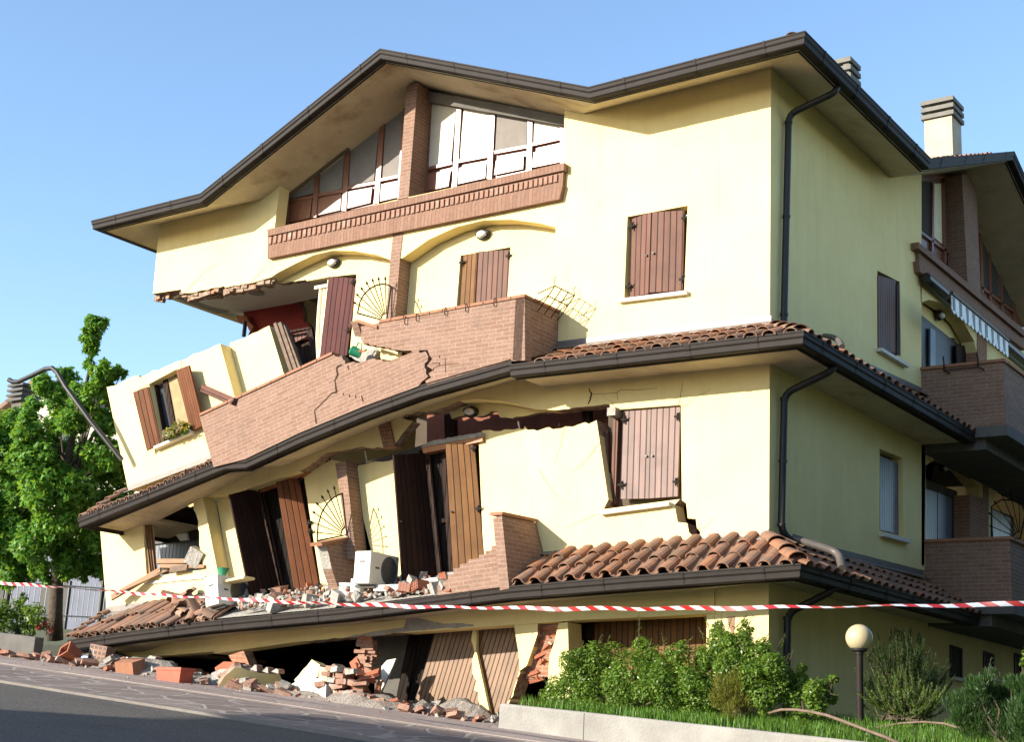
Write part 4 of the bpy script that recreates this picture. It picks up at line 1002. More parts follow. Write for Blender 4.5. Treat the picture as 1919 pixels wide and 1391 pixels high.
def pipe(pts, label=None, r=.05, mat='pipe'):
    P = [V(p) for p in pts]; out = [P[0]]
    for i in range(1, len(P)-1):                                      # rounded elbows
        a, b, c = P[i-1], P[i], P[i+1]; k = min(.14, (b-a).length*.45, (c-b).length*.45)
        s, e = b+(a-b).normalized()*k, b+(c-b).normalized()*k
        for t in (0, .25, .5, .75, 1): out.append((1-t)**2*s+2*t*(1-t)*b+t*t*e)
    out.append(P[-1]); mb = MB(); mb.tube(out, r, 12)
    for i in range(len(P)-1):
        if (P[i+1]-P[i]).length > 1.2:
            for t in (.04, .5, .96): q = P[i].lerp(P[i+1], t); d = (P[i+1]-P[i]).normalized(); mb.tube([q-d*.02, q+d*.02], r*1.18, 12)
    return hpart(mb, 'downpipe', M[mat], label, smooth=True, autosm=50)
pipe([S(1572, 150, .80), S(1567, 172, .80), S(1478, 214, .08), S(1469, 606, .08)], 'dark downpipe beside the upper corner')
pipe([S(1568, 672, .78), S(1560, 695, .78), S(1470, 738, .08), S(1464, 995, .08), S(1484, 1016, .12)], 'dark downpipe beside the mid storey corner')
pipe([S(1484, 1015, .12)+V((0, 0, .05)), S(1572, 1050, .70)+V((0, 0, .10)), S(1578, 1066, .86)], 'light brown pipe lying down the tiles by the corner', .055, 'greypipe')
pipe([S(1566, 1090, .72), S(1560, 1108, .72), S(1476, 1150, .08), S(1472, 1400, .08)], 'dark downpipe beside the garden corner')
pipe([S(1545, 630, .12), S(1562, 632, .45), S(1574, 640, .62), S(1578, 650, .7)], None, .042, 'greypipe')
def chimney(c, wx, wy, h, label=None, slabs=3):
    mb = MB(); mb.box(c+V((0, 0, h/2-.1)), wx, wy, h+.2)
    o = hpart(mb, 'chimney', M['chimney'], label)
    s = MB(); 
    for k in range(slabs): s.box(c+V((0, 0, h+.06+k*.15)), wx+.1, wy+.1, .085)
    for k in range(slabs-1):
        for a in (-1, 1):
            for b in (-1, 1): s.box(c+V((a*wx*.36, b*wy*.36, h+.135+k*.15)), .1, .1, .07)
    s.build('chimney_cap', M['chimcap'], o)
cc = S(1768, 286, -.35); chimney(cc, .55, .55, .62, 'square chimney with a slatted concrete cap behind the side gutter')
cc = S(1580, 150, -.55); chimney(cc+V((0, 0, -.72)), .36, .36, .62, 'small chimney cap peeping over the side gutter')

# hairline cracks round the breaks
CKP[0] = H; rc = random.Random(12)
def hair(pl, x, y, dx, dy, n=7, w_=.7):
    pts = [(x, y)]
    for i in range(n): x += dx/n+rc.uniform(-3.5, 3.5); y += dy/n+rc.uniform(-3, 3); pts.append((x, y))
    crack(None, pl, pts, [w_*(1-.8*i/n)*rc.uniform(.6, 1.3) for i in range(n+1)])
for i, (x, y, dx, dy) in enumerate([(1276, 765, 60, -38), (1160, 768, -30, -25), (1300, 1000, 40, -30), (1270, 760, 25, -45), (345, 546, 60, -50), (470, 530, 30, -40)]): hair(FP(.003+.0003*i), x, y, dx, dy)
for i, (x, y, dx, dy) in enumerate([(1125, 830, -60, 50), (1060, 802, -20, 70), (1130, 958, -70, 40), (1010, 880, 40, 60)]): hair(FP(.0235+.0003*i), x, y, dx, dy, w_=.9)
for i, (x, y, dx, dy) in enumerate([(278, 720, -40, 40), (372, 812, 30, 40), (340, 676, 20, 60)]): hair(FP(.003+.0004*i), x, y, dx, dy, w_=.9)
# ------------------------------------------------------------------ side gable, loggias and balconies in the shade
X0 = XP(0)
mb = MB()
s_arch = [(1725.7, 567), (1741, 562), (1759, 566), (1783, 581), (1807, 605), (1826, 640)]
plate(mb, X0, [(1728, 503), (2010, 730), (2010, 880), (1846, 705), (1838, 700)] + s_arch[::-1] + [(1725, 540)], .26)
f_arch = [(1734.5, 873), (1753, 861), (1780.5, 864), (1808, 882), (1836, 914)]
f2 = [(1857, 950), (1866, 925), (1880, 914), (1900, 914), (1925, 930)]
plate(mb, X0, [(1727, 770), (1990, 910), (1990, 990), (1925, 930)] + f2[::-1][1:] + [(1856, 1020), (1840, 1020)] + f_arch[::-1] + [(1734, 1060), (1727, 1060)], .26)
hpart(mb, 'side_wall', MS, 'shaded side wall with round arches over its loggias')
mb = MB()
plate(mb, XP(-.3), [(1700, 545), (2010, 740), (2010, 1150), (1700, 1100)], .12, [R2([(560, 150), (760, 160), (758, 300), (560, 290)])])
hpart(mb, 'loggia_wall', MS)
mb = MB(); plate(mb, XP(.03), R2([(880, 700), (897, 706), (897, 1000), (822, 1000), (820, 800), (880, 812)]), .3); hpart(mb, 'pillar', M['brickdark'])
mb = MB(); plate(mb, XP(.02), RS([(705, 1030), (760, 1120), (760, 1300), (700, 1300)]), .3); hpart(mb, 'pillar', M['brickdark'])
def side_leaf(parent, pts, mat, d, u0=0): return leaf(parent, [S(x, y, d) for x, y in pts], mat, u0=u0)
def sdark(pts, d, name, label, mat='glass'):
    mb = MB(); plate(mb, XP(d), pts, .03); o = hpart(mb, name, M[mat], label); return o
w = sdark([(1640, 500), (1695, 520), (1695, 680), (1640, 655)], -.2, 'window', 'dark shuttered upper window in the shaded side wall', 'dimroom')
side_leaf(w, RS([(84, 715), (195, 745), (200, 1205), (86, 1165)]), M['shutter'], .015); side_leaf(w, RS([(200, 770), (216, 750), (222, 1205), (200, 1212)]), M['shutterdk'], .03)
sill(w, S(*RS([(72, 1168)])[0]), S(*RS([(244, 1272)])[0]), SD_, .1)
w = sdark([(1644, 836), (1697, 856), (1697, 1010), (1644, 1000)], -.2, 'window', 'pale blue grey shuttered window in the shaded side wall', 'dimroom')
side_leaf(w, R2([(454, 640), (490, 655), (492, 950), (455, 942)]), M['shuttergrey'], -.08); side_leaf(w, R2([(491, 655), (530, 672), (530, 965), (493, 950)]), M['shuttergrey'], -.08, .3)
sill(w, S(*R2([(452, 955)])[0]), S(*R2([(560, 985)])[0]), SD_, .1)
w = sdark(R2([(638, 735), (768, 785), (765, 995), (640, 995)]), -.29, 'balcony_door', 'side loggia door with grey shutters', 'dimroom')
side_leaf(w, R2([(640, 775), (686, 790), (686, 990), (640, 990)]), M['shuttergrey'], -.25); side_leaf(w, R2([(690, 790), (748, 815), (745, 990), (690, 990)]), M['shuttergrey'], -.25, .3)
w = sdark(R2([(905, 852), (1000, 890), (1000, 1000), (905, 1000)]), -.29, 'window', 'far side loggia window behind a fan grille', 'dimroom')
side_leaf(w, R2([(912, 858), (985, 895), (985, 990), (912, 985)]), M['shuttergrey'], -.25)
w = sdark(RS([(352, 960), (540, 1110), (575, 1140), (720, 1150), (725, 1300), (360, 1300)]), -.28, 'balcony_door', 'dark balcony door under the side awning', 'dark')
side_leaf(w, RS([(572, 1150), (718, 1160), (716, 1290), (575, 1290)]), M['shutterdk'], -.2); side_leaf(w, RS([(410, 1040), (440, 1060), (440, 1290), (410, 1290)]), M['shuttergrey'], -.22)
# glazed side gable
def sbar(mb, a, b, wd, d, th=.07):
    A, B = V((*a, 0)), V((*b, 0)); t = (B-A).normalized(); nn = V((-t.y, t.x, 0))*(wd/2)
    plate(mb, XP(d), [tuple((A+nn)[:2]), tuple((B+nn)[:2]), tuple((B-nn)[:2]), tuple((A-nn)[:2])], th)
pn = MB(); plate(pn, XP(-.36), [(1718, 328), (1812, 308), (1990, 560), (1990, 740), (1718, 540)], .03); o = hpart(pn, 'gable_window', M['frame'], 'glazed side gable in deep shade')
f = MB()
for a, b, wd in (((345, 120), (345, 540), 4), ((430, 140), (425, 565), 3), ((497, 140), (505, 640), 4), ((565, 130), (575, 690), 4), ((345, 118), (610, 95), 5), ((345, 440), (600, 630), 4), ((720, 270), (735, 830), 4), ((780, 400), (785, 880), 3), ((850, 640), (860, 940), 3), ((930, 770), (935, 1000), 3), ((730, 790), (930, 940), 4)):
    A, B = RS([a, b]); sbar(f, A, B, wd, -.30)
f.build('frame', M['frame'], o)
for q in ([(352, 130), (425, 135), (422, 480), (352, 435)],): p = MB(); plate(p, XP(-.34), RS(q), .02); p.build('pane', M['glass'], o)
for q in ([(433, 145), (492, 145), (500, 535), (433, 480)], [(508, 145), (560, 140), (570, 590), (510, 545)]): p = MB(); plate(p, XP(-.345), RS(q), .02); p.build('curtain', M['curtain'], o)
for q in ([(725, 300), (778, 420), (783, 790), (735, 790)], [(788, 420), (848, 600), (855, 860), (792, 830)], [(862, 660), (925, 780), (925, 920), (866, 880)]): p = MB(); plate(p, XP(-.34), RS(q), .02); p.build('pane', M['glass'], o)
mb = MB(); plate(mb, XP(.02), RS([(605, 90), (690, 70), (722, 830), (640, 760)]), .36); hpart(mb, 'pillar', M['brick'], 'brick pillar of the side gable')
mb = MB(); plate(mb, XP(.14), RS([(335, 508), (1000, 1060), (1000, 1100), (337, 548)]), .5); b2 = hpart(mb, 'brick_band', M['brickv'], 'brick band under the side gable, in the shade')
mb = MB(); plate(mb, XP(.07), RS([(338, 545), (1000, 1095), (1000, 1150), (340, 630)]), .3); mb.build('brick_course', M['brickv'], b2)
mb = MB(); plate(mb, XP(.11), RS([(338, 625), (1000, 1140), (1000, 1180), (346, 694)]), .3); mb.build('brick_course', M['brickv'], b2)
# side balconies
def sbalc(ytop_px, ybot_px, D_, label, slabz):
    zt, zb = ytop_px, ybot_px
    mb = MB()
    def wall(p, q): mb.prism([V((*p, zb)), V((*q, zb)), V((*q, zt)), V((*p, zt))], (V((q[1]-p[1], p[0]-q[0], 0)).normalized()*-.16))
    y0 = 5.98
    mb.face([V((0, y0, zb)), V((D_, y0, zb)), V((D_, y0, zt)), V((0, y0, zt))], [(0, zb), (D_, zb), (D_, zt), (0, zt)])
    mb.face([V((D_, y0, zb)), V((D_, 17, zb)), V((D_, 17, zt)), V((D_, y0, zt))], [(0, zb), (11, zb), (11, zt), (0, zt)])
    mb.face([V((0, y0+.16, zb)), V((0, y0+.16, zt)), V((D_-.16, y0+.16, zt)), V((D_-.16, y0+.16, zb))]); mb.face([V((D_-.16, y0+.16, zb)), V((D_-.16, y0+.16, zt)), V((D_-.16, 17, zt)), V((D_-.16, 17, zb))])
    o = hpart(mb, 'balcony', M['brick'], label)
    c = MB(); c.box(V((D_/2, y0+.08, zt+.025)), D_+.06, .24, .05); c.box(V((D_-.08, y0+.2+5.5, zt+.025)), .24, 11, .05); c.build('coping', M['coping'], o)
    s = MB(); s.box(V((D_/2, 11.6, slabz-.09)), D_+.1, 11.4, .18); s.box(V((D_/2-.2, 11.7, slabz-.27)), D_-.3, 11.3, .18); s.build('balcony_slab', M['greyconc'], o); return o
DB = 1.40
pt = S(1886, 683, DB); pb = S(1886, 799, DB); o1 = sbalc(pt.z, pb.z, DB, 'shaded upper side balcony with a brick parapet', pb.z)
pt = S(1895, 1013, DB); pb = S(1895, 1130, DB); o2 = sbalc(pt.z, pb.z, DB, 'shaded lower side balcony with a brick parapet', pb.z)
mb = MB()
for x in (.55, 1.05):
    p = V((x, 5.97, pt.z)); 
zt = S(1886, 683, DB).z
for x in (.42, 1.0): mb.tube([V((x-.05, 6.05, zt+.22)), V((x, 5.93, zt+.07)), V((x, 5.91, zt-.06)), V((x+.1, 5.92, zt-.12))], .014, 6)
mb.tube([V((.42, 5.91, zt-.06)), V((1.0, 5.91, zt-.06))], .01, 6)
mb.build('planter_bracket', M['iron'], o1)
# striped awning half wound out above the upper side balcony
mb = MB()
A, B = S(1783, 551, .75), S(1889, 640, .75); n = 16; hgt = .33
for i in range(n):
    p, q = A.lerp(B, i/n), A.lerp(B, (i+1)/n); k = 6
    P = [p, q] + [q.lerp(p, j/k) - V((0, 0, hgt*(.78+.22*math.sin(math.pi*j/k)))) + V((.012*math.sin(math.pi*j/k), 0, 0)) for j in range(k+1)]
    mb.face(P); mb.face([x-V((.012, 0, 0)) for x in reversed(P)])
aw = hpart(mb, 'awning', [M['white']], 'white scalloped awning valance over the side balcony')
mb = MB(); mb.tube([A+V((0, 0, .02)), B+V((0, 0, .02))], .035, 8); mb.tube([S(1735, 520, .15), S(1990, 735, .15)], .09, 10)
mb.tube([S(1745, 530, .15), S(1775, 560, .5), A], .025, 6); mb.tube([S(1880, 640, .15), S(1870, 655, .5), B], .025, 6); mb.build('awning_arm', M['dark'], aw)
for k in range(9): mb = MB(); mb.prism([A.lerp(B, (k*2+.3)/n/1.13)+V((.006, 0, -.02)), A.lerp(B, (k*2+.95)/n/1.13)+V((.006, 0, -.02)), A.lerp(B, (k*2+.95)/n/1.13)+V((.006, 0, -.27)), A.lerp(B, (k*2+.3)/n/1.13)+V((.006, 0, -.27))], V((.004, 0, 0))); mb.build('stripe', M['acgrey'], aw)
# far fan grille on the lower side balcony
pl = Plane((0, S(1906, 960, .6).y, 0), (0, -1, 0), (1, 0, 0))
fan(pl, (1912, 1010), [(1860, 1008), (1859, 985), (1858, 950), (1876, 937), (1900, 938), (1925, 946)], [(1860, 1008), (1912, 1010), (1925, 946)],
    [(1853, 985), (1851, 960), (1862, 938), (1877, 924), (1893, 921), (1909, 928)], o2, r=.012)
# ground floor windows in the dark
for px in ((1640, 0), (1760, 0), (1885, 0)):
    q = [(1560+px[0]/5.3454-130*0, 0)]
for x0, x1, y0, y1 in ((1190, 1300, 320, 640), (1525, 1620, 380, 640), (1835, 1900, 400, 700)):
    q = zoom(1560, 1150, 5.3454)([(x0, y0), (x1, y0+40), (x1, y1+20), (x0, y1)]); mb = MB(); plate(mb, XP(.006), q, .02); o = hpart(mb, 'window', M['boardgloom'], None)
    f = MB(); [sbar(f, q[i], q[(i+1) % 4], 2.5, .02, .03) for i in range(4)]; f.build('frame', M['shutterdk'], o); sill(o, S(*q[3]), S(*q[2]), SD_, .12)

# ------------------------------------------------------------------ inside of the house
def polyslab(name, pts, y0, y1, th, mat, label=None):
    mb = MB(); n = len(pts)
    a = [V((x, y0, z)) for x, z in pts]; b = [V((x, y1, z)) for x, z in pts]; d = V((0, 0, -th))
    for i in range(n-1):
        mb.face([a[i], a[i+1], b[i+1], b[i]]); mb.face([a[i]+d, b[i]+d, b[i+1]+d, a[i+1]+d]); mb.face([a[i], a[i]+d, a[i+1]+d, a[i+1]]); mb.face([b[i], b[i+1], b[i+1]+d, b[i]+d])
    mb.face([a[0], b[0], b[0]+d, a[0]+d]); mb.face([a[-1], a[-1]+d, b[-1]+d, b[-1]])
    return hpart(mb, name, mat, label)
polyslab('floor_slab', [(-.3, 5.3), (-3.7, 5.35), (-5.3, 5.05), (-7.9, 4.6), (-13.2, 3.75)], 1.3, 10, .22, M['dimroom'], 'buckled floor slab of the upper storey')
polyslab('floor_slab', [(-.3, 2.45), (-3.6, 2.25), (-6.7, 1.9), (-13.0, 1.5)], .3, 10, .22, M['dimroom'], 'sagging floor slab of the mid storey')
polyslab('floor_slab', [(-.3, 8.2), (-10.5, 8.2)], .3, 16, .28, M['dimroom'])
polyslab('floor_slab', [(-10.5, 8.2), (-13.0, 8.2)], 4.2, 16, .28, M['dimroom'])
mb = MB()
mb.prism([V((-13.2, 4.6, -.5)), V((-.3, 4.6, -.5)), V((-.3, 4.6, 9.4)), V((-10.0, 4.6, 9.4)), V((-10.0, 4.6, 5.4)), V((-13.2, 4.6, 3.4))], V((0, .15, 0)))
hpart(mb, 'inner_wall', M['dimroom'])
mb = MB(); mb.prism([V((-13, 17, -1)), V((0, 17, -1)), V((0, 17, 9.3)), V((-13, 17, 9.3))], V((0, .2, 0)))
mb.prism([V((-13, 5, -1)), V((-13, 17, -1)), V((-13, 17, 9.3)), V((-13, 5, 9.3))], V((.2, 0, 0))); hpart(mb, 'back_wall', M['stucco'])
mb = MB(); mb.prism([V((-13.0, .27, 7.93)), V((-13.0, 4.8, 7.93)), V((-13.0, 4.8, 9.3)), V((-13.0, .27, 9.3))], V((.2, 0, 0))); hpart(mb, 'end_wall', MS)
CE = Plane((0, 0, 7.915), (0, 0, -1), (1, 0, 0))
mb = MB()
edge = jag(R8([(60, 325), (230, 360), (400, 425), (470, 440), (540, 475), (590, 490), (650, 484), (745, 500), (790, 512)]), 1.6, 7, 40)
plate(mb, CE, edge + R8([(1290, 390), (1560, 330), (1560, 170), (1345, 195), (1040, 235), (640, 262), (275, 310)]), .12, ms=1)
hpart(mb, 'ceiling', [M['ceiling'], M['broken']], 'exposed room ceiling with a round lamp stain under the hanging corner')
mb = MB(); mb.lathe(CE.at(*R8([(915, 310)])[0])+V((0, 0, -.02)), [(0, .0), (.16, .0), (.15, .02), (0, .02)], 18); hpart(mb, 'ceiling_rose', M['mortar'])
mb = MB(); plate(mb, CE, R8([(60, 325), (230, 360), (400, 425), (590, 490), (650, 484), (690, 470), (520, 430), (380, 380), (200, 335)]), .0); mb2 = MB()
mb2.v = [v-V((0, 0, .006)) for v in mb.v]; mb2.f, mb2.u, mb2.m = mb.f, mb.u, mb.m; hpart(mb2, 'broken_edge', M['mortar'])
mb = MB()
plate(mb, FP(-1.72), R8([(800, 440), (1300, 360)]) + jag(R8([(1300, 370), (1285, 400), (1310, 450), (1318, 560), (1365, 590), (1380, 660)]), 1.6, 6, 41) + R8([(1380, 720), (1100, 760), (840, 690), (870, 620), (815, 560)]), .12, ms=1)
hpart(mb, 'inner_wall', [M['redwall'], M['broken']], 'dark red painted room wall, torn open')
mb = MB(); plate(mb, FP(-2.5), R8([(1050, 300), (1600, 100), (1600, 900), (1050, 900)]), .1); hpart(mb, 'inner_wall', M['interior'], 'ochre room wall behind the torn red one')
mb = MB(); a, b = F(*R8([(822, 560)])[0], -1.6), F(*R8([(808, 690)])[0], -1.6); mb.tube([a, b], .04, 8); hpart(mb, 'heating_pipe', M['dark'])
mb = MB(); plate(mb, FP(-1.6), jag(R8([(745, 505), (830, 515), (850, 560), (890, 600), (870, 650), (830, 580), (760, 560), (745, 505)]), 1.2, 5, 5)[:-1], .25); hpart(mb, 'broken_edge', M['redbrick'])
mb = MB()
for k, q in enumerate(([(1140, 648), (1372, 606), (1376, 622), (1148, 664)], [(1340, 615), (1385, 610), (1440, 860), (1400, 880)], [(1150, 650), (1180, 645), (1250, 900), (1215, 920)])): plate(mb, FP(-.75-.02*k), R8(q), .06)
fr = hpart(mb, 'door_frame', M['shutterdk'], 'dark door frame twisted inside the upper room')
mb = MB(); plate(mb, FP(-1.0), R8([(1200, 745), (1430, 695), (1450, 880), (1240, 960)]), .05); mb.build('door_leaf', M['shutterdk'], fr)
mb = MB(); plate(mb, FP(-.9), R8([(1185, 680), (1352, 640), (1345, 690), (1205, 760)]), .04); mb.build('panel', M['shutter'], fr)
# behind the smashed lower window
mb = MB(); plate(mb, FP(-1.6), Z2([(690, 240), (940, 170), (1020, 330), (1020, 420), (690, 440)]), .1, [Z2([(900, 300), (950, 285), (985, 400), (915, 415)])]); hpart(mb, 'inner_wall', M['interior'], 'ochre kitchen wall behind the smashed window')
mb = MB(); plate(mb, FP(-1.1), Z2([(735, 425), (880, 402), (1000, 395), (1010, 545), (735, 560)]), .5); kc = hpart(mb, 'kitchen_cabinet', M['shuttergrey'], 'grey kitchen cabinet behind the smashed window')
mb = MB(); plate(mb, FP(-1.05), Z2([(735, 400), (830, 370), (890, 360), (985, 350), (1000, 392), (735, 424)]), .1); mb.build('worktop_clutter', M['dark'], kc)
mb = MB(); plate(mb, FP(-1.0), jag(Z2([(860, 372), (915, 365), (922, 400), (885, 405)]), 1, 5, 4), .05); mb.build('paper', M['white'], kc)
# crushed garages
mb = MB()
plate(mb, FP(-.5), Z5([(725, 368), (926, 350), (1015, 862), (592, 800), (640, 660)]), .05, rot=-.30); GA = hpart(mb, 'garage_door', M['garage'], 'tan slatted garage door leaf knocked askew')
mb = MB()
plate(mb, FP(-.45), Z5([(930, 352), (1142, 345), (1172, 590), (1108, 750), (1050, 840), (1010, 865)]), .05, rot=-.30); GB_ = hpart(mb, 'garage_door', M['garage'], 'narrow right garage door leaf jammed against the pier')
mb = MB()
plate(mb, FP(-.36), Z5([(920, 355), (940, 352), (938, 480), (1020, 862), (990, 855), (965, 820), (948, 730), (950, 700), (925, 690), (938, 640), (918, 600), (915, 535), (930, 490), (912, 425)]), .06, ms=1); hpart(mb, 'door_mullion', MS, 'torn cream plaster strip between the garage door leaves')
mb = MB()
plate(mb, FP(-.8), Z5([(590, 385), (640, 378), (560, 800), (500, 800)]), .06, rot=-.25); plate(mb, FP(-.7), Z5([(640, 380), (730, 370), (600, 790), (570, 800)]), .05, rot=-.25)
hpart(mb, 'dark_board', M['boardgloom'], 'dark boards leaning inside the crushed garage')
mb = MB(); plate(mb, FP(-.95), K1([(620, 300), (900, 290), (780, 900), (690, 920), (620, 760)]), .1); hpart(mb, 'inner_wall', M['greyconc'], 'grey inner garage wall')
mb = MB()
plate(mb, FP(-.62), Z5([(1470, 300), (2210, 250), (2210, 720), (1440, 760)]), .06); GC = hpart(mb, 'garage_door', M['shutteror'], 'brown plank garage door behind the bushes')
mb = MB(); plate(mb, FP(-.58), Z5([(1470, 300), (1560, 296), (1545, 760), (1440, 760)]), .05); mb.build('door_frame', M['shutterdk'], GC)
mb = MB(); mb.box(F(*Z5([(1838, 478)])[0], -.58), .08, .06, .16); mb.build('door_latch', M['iron'], GC)
mb = MB(); plate(mb, F0, [(1324, 1150), (1336, 1150), (1336, 1345), (1324, 1345)], .62); hpart(mb, 'pier', MS)
mb = MB(); plate(mb, FP(.008), [(1362, 1157), (1376, 1156), (1376, 1180), (1372, 1195)], .02); hpart(mb, 'bare_patch', M['plank'])
mb = MB(); mb.box(F(*Z5([(1165, 216)])[0], .035), .33, .02, .06); hpart(mb, 'vent', M['dark']); mb = MB(); mb.box(F(*Z2([(1040, 860)])[0], .035), .33, .02, .06); hpart(mb, 'vent', M['dark'])
mb = MB(); mb.prism([V((-13.2, 4.5, -1)), V((-.3, 4.5, -1)), V((-.3, 4.5, 1.9)), V((-13.2, 4.5, 1.4))], V((0, .1, 0))); mb.prism([V((-13.0, .8, .2)), V((-13.0, 4.5, .2)), V((-13.0, 4.5, 1.3)), V((-13.0, .8, 1.3))], V((.1, 0, 0))); hpart(mb, 'cellar_wall', M['boardgloom'])  # walls coloured near black so the garage interior looks unlit

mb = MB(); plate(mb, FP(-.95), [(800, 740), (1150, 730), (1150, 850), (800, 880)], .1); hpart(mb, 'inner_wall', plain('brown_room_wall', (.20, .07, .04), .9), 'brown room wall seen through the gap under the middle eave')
mb = MB(); plate(mb, FP(-.5), [(832, 778), (850, 774), (852, 830), (834, 834)], .1); hpart(mb, 'snapped_post', M['shutterdk'])
mb = MB(); plate(mb, FP(-.5), [(1090, 765), (1104, 762), (1106, 800), (1092, 803)], .1); hpart(mb, 'snapped_post', M['shutterdk'])
for k, (x, y, x2, y2) in enumerate([(688, 866, 684, 846), (974, 806, 971, 790), (620, 866, 614, 852), (1048, 800, 1050, 790)]):
    mb = MB(); mb.tube([F(x, y, -.35), F(x2, y2, -.33)], .012, 6); hpart(mb, 'rebar', M['white'] if k < 2 else M['iron'])
# ------------------------------------------------------------------ things lying on, hanging from or standing in the house
def depth_pt(px, py, dep): return CAM + ray(px, py)*dep
def thing_mesh(mb, name, mats, label, cat, group=None, **k): return tag(mb.build(name, mats, None, **k), label, cat, group)
def rotz(a): return Matrix.Rotation(a, 3, 'Z')
def air_unit(base, az, tilt, label):
    root = empty('air_conditioner', base, label, 'air conditioner', 'air conditioner units on the wrecked balcony')
    Mx = Matrix.Rotation(tilt, 3, 'Y') @ rotz(az)
    w_, d_, h_ = .78, .30, .50
    mb = MB(); mb.box(base+Mx @ V((0, 0, h_/2+.05)), w_, d_, h_, Mx); mb.build('casing', M['acwhite'], root, bevel=.02)
    n = Mx @ V((0, -1, 0)); c = base + Mx @ V((.12, -d_/2, h_/2+.05)); a = Mx @ V((1, 0, 0)); u = Mx @ V((0, 0, 1))
    R_ = Matrix((a, u, n)).transposed()
    g = MB(); g.lathe(c+n*.001, [(0, .004), (.2, .004), (.21, .012), (.22, .004), (.22, 0)], 24, 0, R_)
    for r in (.05, .09, .13, .17): g.lathe(c+n*.004, [(r, 0), (r, .008), (r+.008, .008), (r+.008, 0)], 24, 0, R_)
    for k in range(8): t = k*math.pi/4; g.tube([c+n*.008+(a*math.cos(t)+u*math.sin(t))*.04, c+n*.008+(a*math.cos(t)+u*math.sin(t))*.205], .004, 5)
    g.build('fan_grille', M['acgrey'], root)
    e = MB(); cs = base + Mx @ V((-w_/2-.002, 0, h_*.78)); e.box(cs, .006, .1, .03, Mx); e.build('hand_hold', M['dark'], root)
    f = MB()
    for s in (-.26, .26): f.box(base+Mx @ V((s, 0, .025)), .05, d_+.06, .05, Mx)
    f.build('foot', M['greyconc'], root)
    b = MB(); b.box(base+Mx @ V((-.2, -d_/2-.002, h_*.62)), .1, .005, .03, Mx); b.build('badge', M['acgrey'], root)
    return root, Mx
ac1, Mx = air_unit(F(703, 1106, .55), math.radians(96), 0, 'white air conditioner unit standing beside the brick stub and a white hose')
mb = MB(); P = [F(*p, .62) for p in Z4([(300, 1070), (232, 1066), (240, 1090), (275, 1130), (330, 1145)])]; mb.tube(P, .028, 8); mb.lathe(F(*Z4([(328, 1112)])[0], .66), [(0, 0), (.11, 0), (.11, .2), (0, .2)], 14); mb.build('hose', M['white'], ac1)
ac2, Mx = air_unit(F(429, 1146, .5), math.radians(92), math.radians(-12), 'air conditioner unit tipped over under a yellow plaster slab')
mb = MB(); plate(mb, FP(.75), R3([(120, 1105), (250, 1072), (490, 1018), (500, 1030), (490, 1042), (280, 1082), (210, 1104)]), .25); thing_mesh(mb, 'plaster_slab', MS, 'yellow plaster slab lying on the tipped air conditioner', 'rubble slab')
mb = MB(); mb.lathe(F(417, 1080, .6), [(0, 0), (.05, 0), (.11, .13), (.1, .13), (.05, .02), (0, .02)], 16); thing_mesh(mb, 'green_bowl', M['green'], 'small green bowl on the slab over the tipped air conditioner', 'bowl', smooth=True, autosm=40)
# watering can behind the cracked parapet
wc = empty('watering_can', F(666, 664, .8), 'small green watering can lying behind the cracked brick parapet', 'watering can')
c = F(666, 660, .8); ax = V((-.75, -.5, .35)).normalized(); Rm = ax.to_track_quat('Z', 'Y').to_matrix()
mb = MB(); mb.lathe(c-ax*.09, [(0, 0), (.075, 0), (.085, .16), (.06, .18), (.055, .17), (.07, .15), (.065, .02), (0, .02)], 18, 0, Rm); mb.build('body', M['green'], wc, smooth=True, autosm=50)
mb = MB(); s_ = Rm @ V((1, 0, 0)); mb.tube([c+V((0, 0, .07)), c+V((.05, 0, .15)), c+V((.13, 0, .12)), c+V((.13, 0, .02))], .012, 8); mb.build('handle', M['green'], wc)
mb = MB(); mb.tube([c+V((.1, -.02, 0)), c+V((.2, -.03, -.02)), c+V((.26, -.03, .0))], [.02, .014, .02], 8); mb.build('spout', M['redbrick'], wc)
mb = MB(); plate(mb, FP(.55), R5([(100, 1010), (200, 990), (250, 1000), (420, 925), (470, 960), (410, 1060), (260, 1110), (180, 1080)]), .12); thing_mesh(mb, 'plaster_chunk', M['mortar'], 'pale plaster chunk under the green watering can', 'rubble slab')
mb = MB(); plate(mb, FP(.62), R5([(510, 930), (640, 970), (780, 1030), (640, 1085), (510, 1060)]), .3); thing_mesh(mb, 'plaster_chunk', MS, 'cream block wedged in the gap between the two parapets', 'rubble slab')
# plank leaning from the tilted wall, sticks from the window
def plank(p, q, w_, t_, label, name='plank', mat='plank', cat='plank'):
    d = (q-p); u = d.normalized(); s = u.cross(V((0, -1, .2))).normalized(); n = u.cross(s)
    mb = MB(); P = [p-s*w_/2, p+s*w_/2, q+s*w_*.4, q-s*w_*.45]; U = [(0, 0), (0, w_), (d.length, w_), (d.length, 0)]
    mb.face(P, [(b, a) for a, b in U]); mb.face([x+n*t_ for x in reversed(P)], [(b, a) for a, b in reversed(U)])
    for i in range(4): mb.face([P[i], P[i]+n*t_, P[(i+1) % 4]+n*t_, P[(i+1) % 4]], [(0, 0), (.02, 0), (.02, 1), (0, 1)])
    return thing_mesh(mb, name, M[mat], label, cat)
plank(F(376, 726, .1), F(436, 752, 1.02), .14, .05, 'short brown plank jutting over the tilted parapet', mat='shutter')
plank(F(208, 1120, .25), F(300, 1068, .06), .12, .04, 'long splintered plank sloping from the smashed window sill')
plank(F(216, 1112, .32), F(318, 1066, .0), .05, .03, 'thin splintered stick beside the long plank')
plank(F(294, 1052, .05), F(358, 1052, .0), .09, .05, 'upper board lying in the smashed window')
plank(F(300, 1061, .1), F(382, 1062, .05), .07, .05, 'lower board lying in the smashed window')
